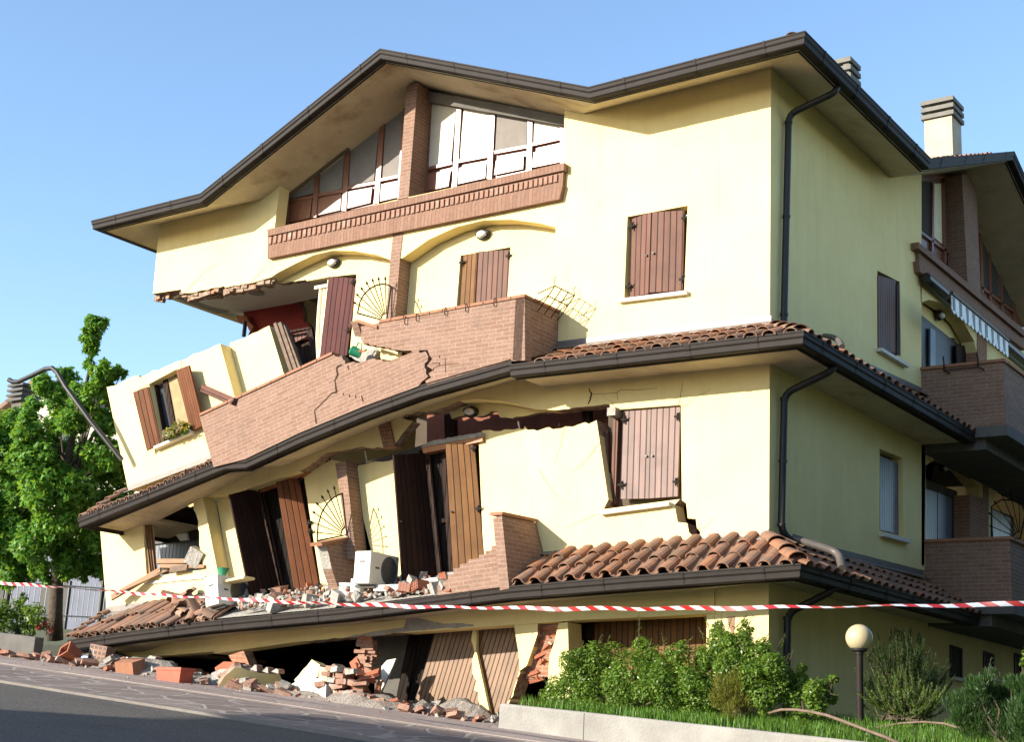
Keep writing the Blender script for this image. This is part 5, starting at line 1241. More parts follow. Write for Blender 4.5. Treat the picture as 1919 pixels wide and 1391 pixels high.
plank(F(318, 1068, .12), F(350, 1064, .1), .12, .05, 'short board lying on the smashed window sill', mat='deadwood')
mb = MB(); mb.box(F(367, 1045, .02), .28, .2, .3, Matrix.Rotation(.5, 3, 'Y') @ rotz(.4)); thing_mesh(mb, 'plaster_block', M['mortar'], 'grey plaster block on the boards of the smashed window', 'rubble block')
# torn off drain pipe
mb = MB(); pp = [F(17, 712, .75), F(24, 716, .75), F(34, 716, .75), F(60, 704, .74), F(84, 692, .72), F(98, 690, .70), F(107, 698, .68), F(122, 724, .66), F(170, 790, .5), F(228, 862, .22)]
mb.tube(pp, .047, 12); thing_mesh(mb, 'drain_pipe', M['pipe'], 'torn off grey brown drain pipe sticking out past the leaning corner', 'drain pipe', smooth=True, autosm=60)
# flower box on the sill
def leafmesh(name, centers, mat, n, size, parent=None, shape='leaf', seed=1, flat=.3, up=.2, shell=.55, squash=(1, 1, 1), sub=0):
    """many small folded leaves through clumps (centre, radius); returns MB"""
    rnd = random.Random(seed); mb = MB()
    if sub:
        C2 = []
        for c, r in centers:
            C2.append((c, r*.88))
            for _ in range(sub):
                d = V((rnd.gauss(0, 1), rnd.gauss(0, 1), rnd.gauss(.25, 1))).normalized(); C2.append((c+d*r*rnd.uniform(.55, 1.0), r*rnd.uniform(.22, .5)))
        centers = C2
    tot = sum(r**2 for _, r in centers)
    for c, r in centers:
        k = max(3, int(n*r*r/tot))
        for _ in range(k):
            d = V((rnd.gauss(0, 1), rnd.gauss(0, 1), rnd.gauss(0, 1))).normalized(); rr = r*(shell+(1-shell)*rnd.random()**.6)*(1 if rnd.random() < .85 else rnd.uniform(.3, 1.15))
            p = c + V((d.x*squash[0], d.y*squash[1], d.z*squash[2]))*rr
            nn = (d*.55 + V((rnd.uniform(-1, 1), rnd.uniform(-1, 1), rnd.uniform(-.2, 1)))*.7 + V((0, 0, up))).normalized()
            a = nn.orthogonal().normalized(); a.rotate(Matrix.Rotation(rnd.uniform(0, 6.28), 3, nn)); b = nn.cross(a); s = size*rnd.uniform(.6, 1.25)
            if shape == 'star':
                pts = []
                for i in range(9):
                    t = math.pi*2*(i-.5)/9 - math.pi/2
                    q = (1.0 if i % 2 else .38)*s*.62; q = s*.5 if i == 0 else q
                    pts.append(p + a*math.cos(t)*q + b*math.sin(t)*q - nn*(abs(math.cos(t))*q*flat))
                mb.face(pts, [(0, 0)]*9)
            elif shape == 'needle':
                u = (d*.6+V((rnd.uniform(-.4, .4), rnd.uniform(-.4, .4), 1))).normalized(); sd = u.orthogonal().normalized(); sd.rotate(Matrix.Rotation(rnd.uniform(0, 6.28), 3, u))
                mb.face([p-sd*s*.09, p+sd*s*.09, p+u*s], [(0, 0)]*3)
            else:
                mb.face([p-b*s*.5, p+a*s*.24-nn*s*.05, p+b*s*.5-nn*s*flat*.3, p-a*s*.24-nn*s*.05], [(0, 0)]*4)
    return mb
M['leaf'] = leaf_mat('maple_leaves', [(.06, .155, .018), (.10, .25, .03), (.15, .35, .045), (.075, .20, .024), (.23, .44, .07)], .48)
M['shrubleaf'] = leaf_mat('shrub_leaves', [(.045, .10, .013), (.095, .18, .022), (.16, .26, .04), (.07, .145, .016), (.26, .34, .075)], .38, .35)
M['goldleaf'] = leaf_mat('gold_shrub_leaves', [(.10, .12, .015), (.17, .16, .02), (.13, .15, .03), (.20, .15, .03)], .3)
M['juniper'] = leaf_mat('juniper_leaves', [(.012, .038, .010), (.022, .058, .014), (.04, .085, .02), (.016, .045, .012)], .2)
M['rosemary'] = leaf_mat('rosemary_leaves', [(.05, .10, .02), (.09, .15, .03), (.13, .19, .035), (.06, .11, .025)], .25)
M['cypress'] = mottled('dark_foliage', (.012, .03, .012), (.025, .05, .018), 6, .9, .8, .05, 12)
M['grass'] = leaf_mat('grass_blades', [(.05, .13, .015), (.09, .20, .025), (.14, .25, .04), (.07, .15, .02)], .35)
M['yellowfl'] = leaf_mat('yellow_flowers', [(.45, .30, .03), (.5, .38, .05), (.2, .22, .03)], .3)
M['redfl'] = leaf_mat('red_flowers', [(.38, .03, .03), (.45, .06, .05), (.3, .03, .04)], .3)
fb = empty('flower_box', F(331, 826, .12), 'small box of yellow flowers on the sill of the leaning window', 'flower box')
mb = MB(); a, b = F(314, 824, .12), F(352, 808, .12); mb.prism([a, b, b+V((0, 0, .14)), a+V((0, 0, .14))], V((0, -.14, 0))); mb.build('box', M['shutter'], fb)
mb = leafmesh('flowers', [(F(318, 812, .2), .12), (F(330, 806, .2), .13), (F(344, 802, .2), .13), (F(335, 798, .2), .09)], None, 260, .075, seed=5); mb.build('leaves', M['shrubleaf'], fb)
mb = leafmesh('flowers', [(F(322, 806, .24), .11), (F(336, 797, .24), .12), (F(348, 798, .24), .09)], None, 120, .06, seed=6); mb.build('flowers', M['yellowfl'], fb)

# ------------------------------------------------------------------ rubble on the ground
rnd = random.Random(77)
BR = {}
def brick_mesh(kind):
    if kind in BR: return BR[kind]
    bm = bmesh.new(); bmesh.ops.create_cube(bm, size=1)
    bmesh.ops.scale(bm, vec=(.25, .12, .06) if kind < 4 else (.16, .12, .075), verts=bm.verts); r = random.Random(kind*13+5)
    bmesh.ops.subdivide_edges(bm, edges=bm.edges[:], cuts=1, use_grid_fill=True)
    for v in bm.verts: v.co += V((r.uniform(-.008, .008), r.uniform(-.006, .006), r.uniform(-.005, .005)))
    if kind % 2:
        for v in bm.verts:
            if v.co.x > .05 and v.co.z > 0: v.co.x *= r.uniform(.5, .9)
    me = bpy.data.meshes.new('brick'); bm.to_mesh(me); bm.free(); me.materials.append([M['looseb'], M['redbrick'], M['looseb'], M['looseb'], M['mortar'], M['looseb']][kind % 6]); BR[kind] = me; return me
def brick(p, rot, label, group, kind=None, sc=1.0):
    o = bpy.data.objects.new('brick', brick_mesh(rnd.randrange(6) if kind is None else kind)); COL.objects.link(o); o.location = p; o.rotation_euler = rot; o.scale = (sc, sc, sc)
    return tag(o, label, 'brick', group)
def gp3(x, y, h=0): return V((x, y, gz(x, y)+.05+h))
def row(n, x0, x1, y0, y1, h, label, group, tilt=.35, kinds=None, sc=(.9, 1.15)):
    for i in range(n):
        x = x0+(x1-x0)*rnd.random(); y = rnd.uniform(y0, y1); brick(gp3(x, y, .03+rnd.random()**2*h), (rnd.uniform(-tilt, tilt), rnd.uniform(-tilt, tilt), rnd.uniform(0, 6.28)), label, group, kinds and rnd.choice(kinds), rnd.uniform(*sc))
# masonry block still holding together beside the brick column
for j in range(6):
    base = gz(-6.4, -.95)+.05
    for i in range(6-j//2):
        x = -6.86+i*.165+(j % 2)*.08+rnd.uniform(-.03, .03); 
        if rnd.random() < .1*j/2: continue
        brick(V((x, -.98+rnd.uniform(-.06, .1), gz(x, -.95)+.09+j*.082)), (rnd.uniform(-.12, .12), rnd.uniform(-.16, .16), rnd.uniform(-.35, .35)), 'pinkish brick in the heaped masonry block left of the leaning boards', 'bricks of the heaped masonry block', rnd.choice([0, 2, 4, 5, 5]), rnd.uniform(.9, 1.15))
for j in range(13):
    for i in range(2):
        p = F(683+i*10+rnd.uniform(-2, 2), 1272-j*6.2, -.05)
        brick(p+V((0, rnd.uniform(-.05, .05), 0)), (rnd.uniform(-.1, .1), rnd.uniform(-.1, .1), rnd.uniform(-.2, .2)), 'brick stacked in the narrow broken column under the beam', 'bricks of the narrow broken column', None, .95)
row(20, -6.75, -6.0, -.85, -.45, .55, 'broken hollow brick tipped against the narrow broken column', 'hollow bricks by the narrow column', 1.2, [1])
row(16, -13.9, -11.2, -1.35, -.9, .12, 'loose brick in the rubble under the sagging left eave', 'bricks under the left eave', .6)
row(15, -11.8, -9.5, -1.3, -.7, .14, 'loose brick among the planters at the pavement edge', 'bricks among the planters', .7)
row(20, -9.2, -7.3, -1.4, -.95, .12, 'loose brick in front of the big wall chunks', 'bricks before the big wall chunks', .6)
row(14, -5.7, -3.75, -1.25, -.85, .05, 'loose brick along the foot of the slatted garage doors', 'bricks at the garage doors', .5)
row(9, -15.4, -13.6, -1.4, -1.15, .04, 'small brick on the stone border by the low grey wall', 'bricks by the low grey wall', .4)
row(9, -3.75, -3.2, -.5, -.2, .2, 'broken brick spilling from the cracked pier', 'bricks of the cracked pier', 1.0, [1, 1, 3])
for k in range(22):
    t = k/21; p = F(1036-34*t+rnd.uniform(-7, 7), 1180+95*t, -.14-.1*rnd.random()); brick(p, (rnd.uniform(-.5, .5), rnd.uniform(-.5, .5), rnd.uniform(-.6, .6)), 'broken brick spilling from the cracked pier', 'bricks of the cracked pier', rnd.choice([1, 1, 1, 3]), .9)
# crumbs: nobody could count them
mb = MB()
def crumbs(n, fn, s0, s1, dz=0):
    for _ in range(n):
        p = fn(); s = rnd.uniform(s0, s1); Mx = Matrix.Rotation(rnd.uniform(0, 6), 3, 'Z') @ Matrix.Rotation(rnd.uniform(0, 6), 3, 'X')
        k = [V((rnd.uniform(.5, 1)*a, rnd.uniform(.4, 1)*b, rnd.uniform(.3, .8)*c))*s for a in (-1, 1) for b in (-1, 1) for c in (-1, 1)]
        vs = [p + Mx @ q for q in k]; mb.mesh(vs, [(0, 1, 3, 2), (4, 6, 7, 5), (0, 4, 5, 1), (2, 3, 7, 6), (0, 2, 6, 4), (1, 5, 7, 3)], rnd.choice([0, 0, 0, 0, 1, 1, 2]))
def gcr(x0, x1, y0, y1):
    def f():
        x = rnd.uniform(x0, x1); y = rnd.uniform(y0, y1); return V((x, y, gz(x, y)+.06))
    return f
crumbs(260, gcr(-14, -3.7, -1.3, -.5), .012, .05); crumbs(120, gcr(-14, -3.7, -1.0, .4), .03, .10); crumbs(40, gcr(-14, -4, -2.2, -1.2), .006, .016)
def deckp():
    t = rnd.random(); px = 440+t*430; y0 = 1143-(px-440)*.082; f = rnd.random()**1.5; return F(px, y0-f*30, .88-f*.9) + V((0, 0, .03))
crumbs(420, deckp, .012, .05); crumbs(60, deckp, .03, .08); crumbs(26, deckp, .07, .15)
dm = MB(); nx, ny = 150, 16; rd = random.Random(3); hs = [[0]*(ny+1) for _ in range(nx+1)]
bumps = [(rd.uniform(-14, -3.8), rd.uniform(-1.1, .2), rd.uniform(.15, .6), rd.uniform(.03, .16)) for _ in range(95)]
def dz_(x, y): return sum(h*math.exp(-((x-a)**2+((y-b)*1.3)**2)/(r_*r_*.5)) for a, b, r_, h in bumps) - .035 + rd.uniform(-.012, .012)
dv = []
for i in range(nx+1):
    for j in range(ny+1):
        x = -14.2+10.5*i/nx+rd.uniform(-.02, .02); y = -1.35+2.0*j/ny+rd.uniform(-.03, .03); dv.append((x, y, gz(x, min(y, -1))+.045+(min(.26, dz_(x, y)) if 0 < j and 0 < i < nx else -.05)))
dm.mesh(dv, [(i*(ny+1)+j, (i+1)*(ny+1)+j, (i+1)*(ny+1)+j+1, i*(ny+1)+j+1) for i in range(nx) for j in range(ny)])
tag(dm.build('rubble_dust', mottled('plaster_dust', (.20, .165, .135), (.33, .29, .25), 7, .95, .9, .04, 40, c3=(.22, .13, .09))), 'heaped mortar dust and grit under the rubble', 'rubble', kind='stuff')
tag(mb.build('rubble_crumbs', [M['mortar'], M['looseb'], M['redbrick']]), 'crumbled mortar and brick bits strewn along the wreck', 'rubble', kind='stuff')
def chunk(pts, d, th, label, mats=None, ms=1, name='wall_chunk', cat='wall chunk', z=None, pl=None):
    mb = MB(); plate(mb, pl or FP(d), jag(pts+[pts[0]], 1.0, 12, len(pts)+int(pts[0][0]))[:-1], th, ms=ms); return thing_mesh(mb, name, mats or MS, label, cat)
def tiltpl(px, py, d, yaw=0, pitch=0): 
    n = V((math.sin(yaw)*math.cos(pitch), -math.cos(yaw)*math.cos(pitch), math.sin(pitch))); return Plane(F(px, py, d), n, V((math.cos(yaw), math.sin(yaw), 0)))
M['chunky'] = mottled('shaded_plaster', (.60, .47, .22), (.68, .54, .27), 2, .9, .3, .01, 40)
chunk(B2([(30, 442), (100, 330), (190, 252), (250, 250), (330, 285), (440, 300), (590, 305), (640, 415), (440, 450), (230, 470)]), .9, .18, 'long cream wall chunk lying on its edge with brick teeth on top', [M['stucco'], M['broken']], pl=tiltpl(460, 1280, .95, .95, -.4))
for x0, x1, y0, y1 in ((222, 292, 222, 268), (330, 386, 222, 284), (438, 490, 242, 302), (520, 582, 258, 304)):
    chunk(B2([(x0, y1-18), ((x0+x1)/2+12, y0), (x1, y0+8), (x1+2, y1)]), .9, .14, 'pale brick tooth along the top of the long cream wall chunk', [M['mortar'], M['looseb']], name='brick_tooth', cat='brick')['group'] = 'brick teeth on the long wall chunk'
chunk(B2([(-20, 300), (60, 262), (180, 255), (90, 350), (25, 440), (-10, 432)]), .95, .3, 'crumbling cream edge left of the long wall chunk', [M['mortar'], M['mortar']])
chunk(B2([(135, 140), (270, 98), (320, 220), (190, 235)]), .3, .2, 'brown masonry lump behind the long wall chunk', [M['brickdark'], M['broken']])
chunk(B2([(10, 250), (90, 195), (190, 200), (200, 250), (90, 275), (20, 280)]), .6, .25, 'ribbed broken hollow brick on the crumbling cream edge', [M['redbrick'], M['redbrick']])
chunk(B2([(728, 360), (885, 178), (955, 225), (935, 330), (900, 345), (750, 405)]), .75, .22, 'bright cream wall fragment pointing up behind the white slab', None, pl=tiltpl(580, 1270, .75, -.25, .2))
chunk(B2([(955, 240), (1032, 258), (1015, 380), (945, 350)]), .8, .1, 'squarish cream fragment with a brown broken side', [M['stucco'], M['broken']])
chunk(B2([(1015, 262), (1080, 215), (1128, 255), (1130, 375), (1015, 378)]), .72, .2, 'broken brown masonry end beside the squarish cream fragment', [M['broken'], M['broken']])
chunk(B2([(690, 405), (830, 338), (960, 352), (1012, 400), (1008, 560), (900, 540), (780, 500), (690, 480)]), .98, .1, 'white plaster slab leaning on the heap of bricks', [M['sill'], M['mortar']], pl=tiltpl(580, 1295, 1.0, -.2, .35))
chunk(B2([(600, 450), (690, 400), (690, 480), (780, 500), (770, 545), (690, 535), (640, 500)]), 1.02, .08, 'small white plaster slab beside the leaning white slab', [M['sill'], M['mortar']])
chunk(K1([(675, 565), (720, 515), (792, 500), (670, 782), (665, 760)]), .1, .04, 'torn white board leaning in the crushed garage', [M['sill'], M['mortar']], name='board', cat='board')
chunk(B1([(1120, 400), (1150, 385), (1345, 500), (1330, 532), (1270, 530), (1120, 430)]), 1.0, .12, 'long pale slab sloping down behind the red planter', [M['mortar'], M['mortar']])
chunk(B1([(1040, 420), (1090, 350), (1150, 345), (1140, 400), (1060, 460)]), .95, .12, 'small white lump above the long pale slab', [M['sill'], M['mortar']])
chunk(B1([(1230, 385), (1280, 380), (1350, 332), (1402, 345), (1370, 430), (1330, 470), (1240, 420)]), .8, .15, 'beige broken lump behind the long pale slab', [M['mortar'], M['broken']])
chunk(B1([(870, 390), (935, 358), (1050, 400), (1030, 455), (930, 470), (880, 470)]), .95, .15, 'grey broken lump behind the terracotta planter', [M['greyconc'], M['mortar']])
chunk(B1([(535, 345), (590, 348), (680, 350), (760, 332), (820, 350), (820, 400), (700, 390), (640, 372), (560, 372)]), .7, .03, 'crumpled light blue plastic sheet in the rubble', [plain('blue_plastic', (.25, .38, .55), .35), plain('blue_plastic_edge', (.25, .38, .55), .35)], 0, 'plastic_sheet', 'plastic sheet')
chunk(B1([(700, 262), (722, 260), (742, 305), (730, 312), (705, 300)]), .3, .1, 'small yellow rag under the sagging eave', [M['interior'], M['broken']], 1, 'rag', 'rag')
def box_open(c, sx, sy, sz, R_, mat, label, name='planter', cat='planter', taper=.85, group=None):
    mb = MB(); t = .02
    def ring(w_, d_, z): return [c + R_ @ V((a*w_/2, b*d_/2, z)) for a, b in ((-1, -1), (1, -1), (1, 1), (-1, 1))]
    o0, o1, i1, i0 = ring(sx*taper, sy*taper, 0), ring(sx, sy, sz), ring(sx-2*t, sy-2*t, sz), ring(sx*taper-2*t, sy*taper-2*t, t)
    r0, r1 = ring(sx+.02, sy+.02, sz*.84), ring(sx+.02, sy+.02, sz+.002)
    for A, B_ in ((o0, o1), (o1, i1), (i1, i0), (r0, r1), (r1, o1)):
        for k in range(4): mb.face([A[k], A[(k+1) % 4], B_[(k+1) % 4], B_[k]])
    mb.face(o0[::-1]); mb.face(i0)
    return thing_mesh(mb, name, mat, label, cat, group)
MR = M['redbrick']
rx = lambda a, ax: Matrix.Rotation(a, 3, ax)
def gpx(px, py, h=0): p = G(px, py); return p + V((0, .14, h))
box_open(gpx(313, 1283), .62, .28, .26, rotz(-.05), plain('terracotta_planter', (.40, .085, .045), .7), 'long red terracotta planter standing upright at the pavement edge')
p = F(300, 1258, .7); box_open(p-V((0, 0, .1)), .5, .26, .22, rotz(.25) @ rx(.1, 'X'), M['coping'], 'dusty brown planter behind the red one')
p = gpx(218, 1268, .13); box_open(p, .55, .24, .22, rotz(-.05) @ rx(math.radians(-75), 'X'), M['coping'], 'terracotta planter lying on its side in the middle of the rubble')
p = gpx(130, 1252, .16); box_open(p, .26, .22, .3, rotz(-.2) @ rx(math.radians(62), 'X') @ rx(.5, 'Z'), MR, 'red square pot tipped with its open mouth to the street')
# hollow clay blocks
def clay_block(c, sx, sy, sz, R_, label, mat='redbrick'):
    mb = MB(); mb.box(c, sx, sy, sz, R_); n = 4
    for i in range(n):
        for j in range(3):
            q = c + R_ @ V((-sx/2+(i+.5)*sx/n, -sy/2-.001, -sz/2+(j+.5)*sz/3)); mb.box(q, sx/n*.55, .006, sz/3*.55, R_, 1)
    return thing_mesh(mb, 'hollow_block', [M[mat], M['dark']], label, 'hollow block')
clay_block(F(191, 1225, .85), .40, .22, .26, rotz(.1) @ rx(.12, 'Y'), 'large orange hollow block standing on top of the left rubble', 'looseb')
clay_block(F(160, 1250, .95), .32, .2, .2, rotz(-.4) @ rx(-.1, 'Y'), 'ribbed red hollow block beside the tipped square pot')
clay_block(F(178, 1245, .85), .2, .2, .3, rotz(.5), 'narrow red hollow block under the large orange one')
clay_block(F(764, 1102, .8), .22, .2, .13, rotz(.1) @ rx(.15, 'Y'), 'left perforated red brick on the wrecked lower balcony')
clay_block(F(786, 1100, .8), .22, .2, .13, rotz(-.35) @ rx(-.3, 'Y'), 'right perforated red brick on the wrecked lower balcony')
mb = MB(); plate(mb, FP(.78), Z4([(415, 1072), (640, 1062), (780, 1070), (770, 1100), (420, 1105)]), .35); thing_mesh(mb, 'fallen_coping', [M['sill'], M['coping']], 'long pale coping slab on the wrecked lower balcony', 'coping slab')
mb = MB(); plate(mb, FP(.5), Z4([(690, 1045), (735, 1030), (775, 1030), (785, 1055), (700, 1060)]), .2); thing_mesh(mb, 'plaster_chunk', M['sill'], 'white plaster lump before the dark balcony shutter', 'rubble block')
mb = MB(); plate(mb, FP(.90), jag(Z4([(785, 1125), (830, 1105), (880, 1110), (870, 1125), (830, 1130), (800, 1140)]), 1.5, 5, 3), .08); thing_mesh(mb, 'rag', M['dark'], 'dark rag hanging over the lower gutter', 'rag')
for k, (x, y, lab) in enumerate([(523, 1134, 'upright brick on the left end of the wrecked lower balcony'), (560, 1128, 'flat brick near the fallen right leaf of the balcony shutters'), (735, 1106, 'brick beside the perforated ones on the balcony'), (800, 1112, 'brick at the foot of the stepped brick stump')]):
    brick(F(x, y, .75), (.2*k, .1, .7*k), lab, None, k)

# ------------------------------------------------------------------ tape, lamp, walls
def tape_mat():
    m, t, b = newmat('barrier_tape'); sx = N(t, 'ShaderNodeSeparateXYZ'); L(t, coord(t, 'UV'), sx.inputs[0])
    ad = N(t, 'ShaderNodeMath', operation='ADD'); L(t, sx.outputs[0], ad.inputs[0]); L(t, sx.outputs[1], ad.inputs[1])
    md = N(t, 'ShaderNodeMath', operation='FRACT'); dv = N(t, 'ShaderNodeMath', operation='MULTIPLY'); dv.inputs[1].default_value = 1/.21; L(t, ad.outputs[0], dv.inputs[0]); L(t, dv.outputs[0], md.inputs[0])
    gt = N(t, 'ShaderNodeMath', operation='GREATER_THAN'); gt.inputs[1].default_value = .5; L(t, md.outputs[0], gt.inputs[0])
    L(t, mix(t, gt.outputs[0], (.80, .79, .77), (.55, .025, .025)), b.inputs['Base Color']); b.inputs['Roughness'].default_value = .4; return m
M['tape'] = tape_mat()
yc = [(-260, 1078), (0, 1093), (140, 1103), (300, 1116), (560, 1130), (800, 1138), (1050, 1141.5), (1300, 1141), (1600, 1137), (1919, 1133), (2150, 1132)]
def ycurve(x):
    for (x0, y0), (x1, y1) in zip(yc[:-1], yc[1:]):
        if x <= x1: t = (x-x0)/(x1-x0); return y0+(y1-y0)*t
    return yc[-1][1]
TA, TB = depth_pt(-220, 1080, 22.0), depth_pt(2100, 1132, 10.3)
mb = MB(); n = 240; prev = None; uu = 0; hw = .019
for i in range(n+1):
    p = TA.lerp(TB, i/n); d = p-CAM; dep = d.dot(FW); px = 959.5+FPX*d.dot(RT)/dep; q = depth_pt(px, ycurve(px), dep)
    u = (TB-TA).normalized(); s = V((0, 0, 1)); o = u.cross(s).normalized(); s = o.cross(u)
    t = .9*math.sin(i*.11)+.35*math.sin(i*.047+1)+(.9 if i < 110 else .3)*math.sin(i*.031); wv = s*math.cos(t)*hw+o*math.sin(t)*hw; q = q + V((0, 0, .006*math.sin(i*.5)))
    if prev:
        uu2 = uu+(q-prev[0]).length; mb.face([prev[0]-prev[1], q-wv, q+wv, prev[0]+prev[1]], [(uu, 0), (uu2, 0), (uu2, .07), (uu, .07)]); uu = uu2
    prev = (q, wv)
thing_mesh(mb, 'barrier_tape', M['tape'], 'red and white striped barrier tape strung across the whole street front', 'barrier tape', smooth=True)
lp = F(1612, 1356, .5)
lamp = empty('garden_lamp', lp, 'globe garden lamp on a dark post in the lawn', 'garden lamp')
topz = F(1612, 1198, .5).z
mb = MB(); mb.lathe(lp+V((0, 0, -.15)), [(0, 0), (.045, 0), (.042, topz-.16-lp.z+.15-.02), (0, topz-.16-lp.z+.15-.02)], 16); mb.build('post', M['gutter'], lamp, smooth=True, autosm=50)
mb = MB(); mb.lathe(V((lp.x, lp.y, topz-.19)), [(0, 0), (.05, 0), (.055, .03), (.10, .045), (.105, .075), (0, .075)], 20); mb.build('lamp_collar', M['dark'], lamp, smooth=True, autosm=40)
mb = MB(); pr = [(.165*math.sin(math.pi*k/18), -.165*math.cos(math.pi*k/18)) for k in range(19)]; mb.lathe(V((lp.x, lp.y, topz+.012)), pr, 32); mb.build('globe', plain('opal_globe', (.44, .37, .22), .3, 0, .5, 0, .03), lamp, smooth=True)
# retaining wall of the garden
def ztop(x): return F(940, 1319, 1.55).z + (F(1622, 1391.5, 1.55).z-F(940, 1319, 1.55).z)*((x-F(940, 1319, 1.55).x)/(F(1622, 1391.5, 1.55).x-F(940, 1319, 1.55).x))
mb = MB(); x0, x1 = F(936, 1330, 1.55).x, 9.0; n = 8
for i in range(n):
    a, b = x0+(x1-x0)*i/n, x0+(x1-x0)*(i+1)/n
    for y, sgn in ((-1.55, 1), (-1.35, -1)):
        mb.face([V((a, y, gz(a, y)-.2)), V((b, y, gz(b, y)-.2)), V((b, y, ztop(b))), V((a, y, ztop(a)))])
    mb.face([V((a, -1.55, ztop(a))), V((b, -1.55, ztop(b))), V((b, -1.35, ztop(b))), V((a, -1.35, ztop(a)))])
mb.face([V((x0, -1.55, gz(x0, -1.5)-.2)), V((x0, -1.55, ztop(x0))), V((x0, -1.35, ztop(x0))), V((x0, -1.35, gz(x0, -1.5)-.2))])
rw = thing_mesh(mb, 'retaining_wall', M['concrete'], 'low pale concrete retaining wall along the front garden', 'retaining wall', smooth=True, bevel=.03, autosm=30)
mb = MB(); a = F(1094, 1350, 1.553).x; mb.box(V((a, -1.552, gz(a, -1.5)+.12)), .008, .006, .5); mb.build('joint', M['greyconc'], rw)
def garz(x, y):
    t = max(0, min(1, (y+1.4)/1.0)); z0 = ztop(x)-.03; z1 = max(z0, .35-.02*max(0, x)); return z0*(1-t)+z1*t
mb = MB(); xs = [x0+.02+(12-x0)*i/30 for i in range(31)]; ys = [-1.36, -1.15, -.9, -.6, -.3, 0, .6, 1.5, 3, 6, 12]; ny = len(ys)
mb.mesh([(x, y, garz(x, y)+.02*math.sin(x*3+y*5)) for x in xs for y in ys], [(i*ny+j, (i+1)*ny+j, (i+1)*ny+j+1, i*ny+j+1) for i in range(30) for j in range(ny-1) if not (xs[i] < -3.2)])
tag(mb.build('garden_soil', M['soil'], smooth=True), kind='structure')
mb = MB(); r = random.Random(9)
for i in range(15000):
    x = r.uniform(-3.0, 6.2); y = -1.36+abs(r.gauss(0, .75)) if r.random() < .8 else r.uniform(-1.3, 3)
    if x < 0 and y > -.05: continue
    z = garz(x, y); h = r.uniform(.05, .16)*(1.3 if y < -1.1 else 1); a = r.uniform(0, 6.28); l = V((math.cos(a), math.sin(a), 0))*h*r.uniform(.1, .7); s = V((-math.sin(a), math.cos(a), 0))*.005
    p = V((x, y, z-.01)); m_ = p+l*.35+V((0, 0, h*.65)); mb.face([p-s, p+s, m_+s*.8, m_-s*.8], [(0, 0)]*4); mb.face([m_-s*.8, m_+s*.8, p+l+V((0, 0, h))], [(0, 0)]*3)
tag(mb.build('lawn_grass', M['grass']), 'tufty green lawn grass behind the retaining wall', 'grass', kind='stuff')

# ------------------------------------------------------------------ plants
def shrub(name, label, lobes, mat, n, size, base, shape='leaf', seed=1, shoots=(), group=None, squash=(1, 1, 1), **k):
    root = empty(name, base, label, 'shrub', group); r = random.Random(seed)
    mb = leafmesh('leaves', lobes, None, n, size, None, shape, seed, squash=squash, sub=3, **k)
    st = MB()
    for c, rr in lobes[:14]: st.tube([base+V((r.uniform(-.1, .1), r.uniform(-.1, .1), 0)), base.lerp(c, .5)+V((r.uniform(-.1, .1), 0, .05)), c], [.014, .009, .004], 5)
    for a, b in shoots:                                               # upright leafy shoots
        st.tube([a, a.lerp(b, .5)+V((r.uniform(-.03, .03), 0, 0)), b], [.006, .005, .002], 5); d = b-a; m_ = int(d.length/.022)
        for i in range(m_):
            p = a+d*(i/m_); t = r.uniform(0, 6.28); o = V((math.cos(t), math.sin(t), .45)).normalized(); s = 1.5*size*(1-.5*i/m_)
            sd = o.cross(V((0, 0, 1))).normalized()*s*.24; mb.face([p, p+o*s*.5+sd, p+o*s, p+o*s*.5-sd], [(0, 0)]*4)
    mb.build('leaves', mat, root); st.build('stem', M['bark'], root); return root
def lobes_px(items, d, jd=.25, seed=1, k=0.0):
    r = random.Random(seed); out = []
    for px, py, rad in items: dd = d+r.uniform(-jd, jd); p = F(px, py, dd); out.append((p, rad*(p-CAM).length/FPX))
    return out
L1 = lobes_px([(1030, 1310, 22), (1062, 1300, 34), (1085, 1262, 30), (1115, 1232, 34), (1100, 1300, 36), (1140, 1290, 44), (1150, 1228, 30), (1180, 1258, 44), (1190, 1300, 40), (1215, 1235, 34), (1230, 1280, 44), (1262, 1262, 44), (1250, 1315, 30), (1300, 1250, 44), (1290, 1300, 40), (1330, 1275, 44), (1330, 1310, 30), (1085, 1225, 14), (1060, 1330, 26), (1110, 1330, 30), (1170, 1335, 30), (1240, 1340, 28), (1290, 1340, 26), (1330, 1335, 24), (1045, 1285, 24), (1200, 1215, 22), (1270, 1225, 24), (1105, 1265, 44), (1165, 1290, 46), (1250, 1290, 46), (1310, 1290, 44), (1065, 1240, 22), (1225, 1255, 40)], .72, .3, 3)
sh = [(F(x, y, .7), F(x2, y2, .72)) for x, y, x2, y2 in [(1196, 1215, 1198, 1142), (1120, 1215, 1130, 1188), (1090, 1215, 1090, 1200), (1140, 1215, 1142, 1190), (1246, 1215, 1240, 1186), (1270, 1225, 1300, 1192), (1210, 1225, 1222, 1195), (1288, 1235, 1292, 1215), (1062, 1270, 1052, 1248), (1030, 1300, 1018, 1268)]]
shrub('shrub', 'broad glossy green shrub in front of the brown garage door', L1, M['shrubleaf'], 36000, .05, F(1180, 1330, .7), seed=4, shoots=sh)
L2 = lobes_px([(1325, 1230, 26), (1350, 1205, 30), (1385, 1215, 34), (1375, 1250, 40), (1420, 1235, 36), (1410, 1270, 40), (1345, 1180, 16), (1395, 1185, 18), (1450, 1250, 30), (1455, 1290, 32), (1430, 1300, 34), (1480, 1275, 24)], .7, .3, 5)
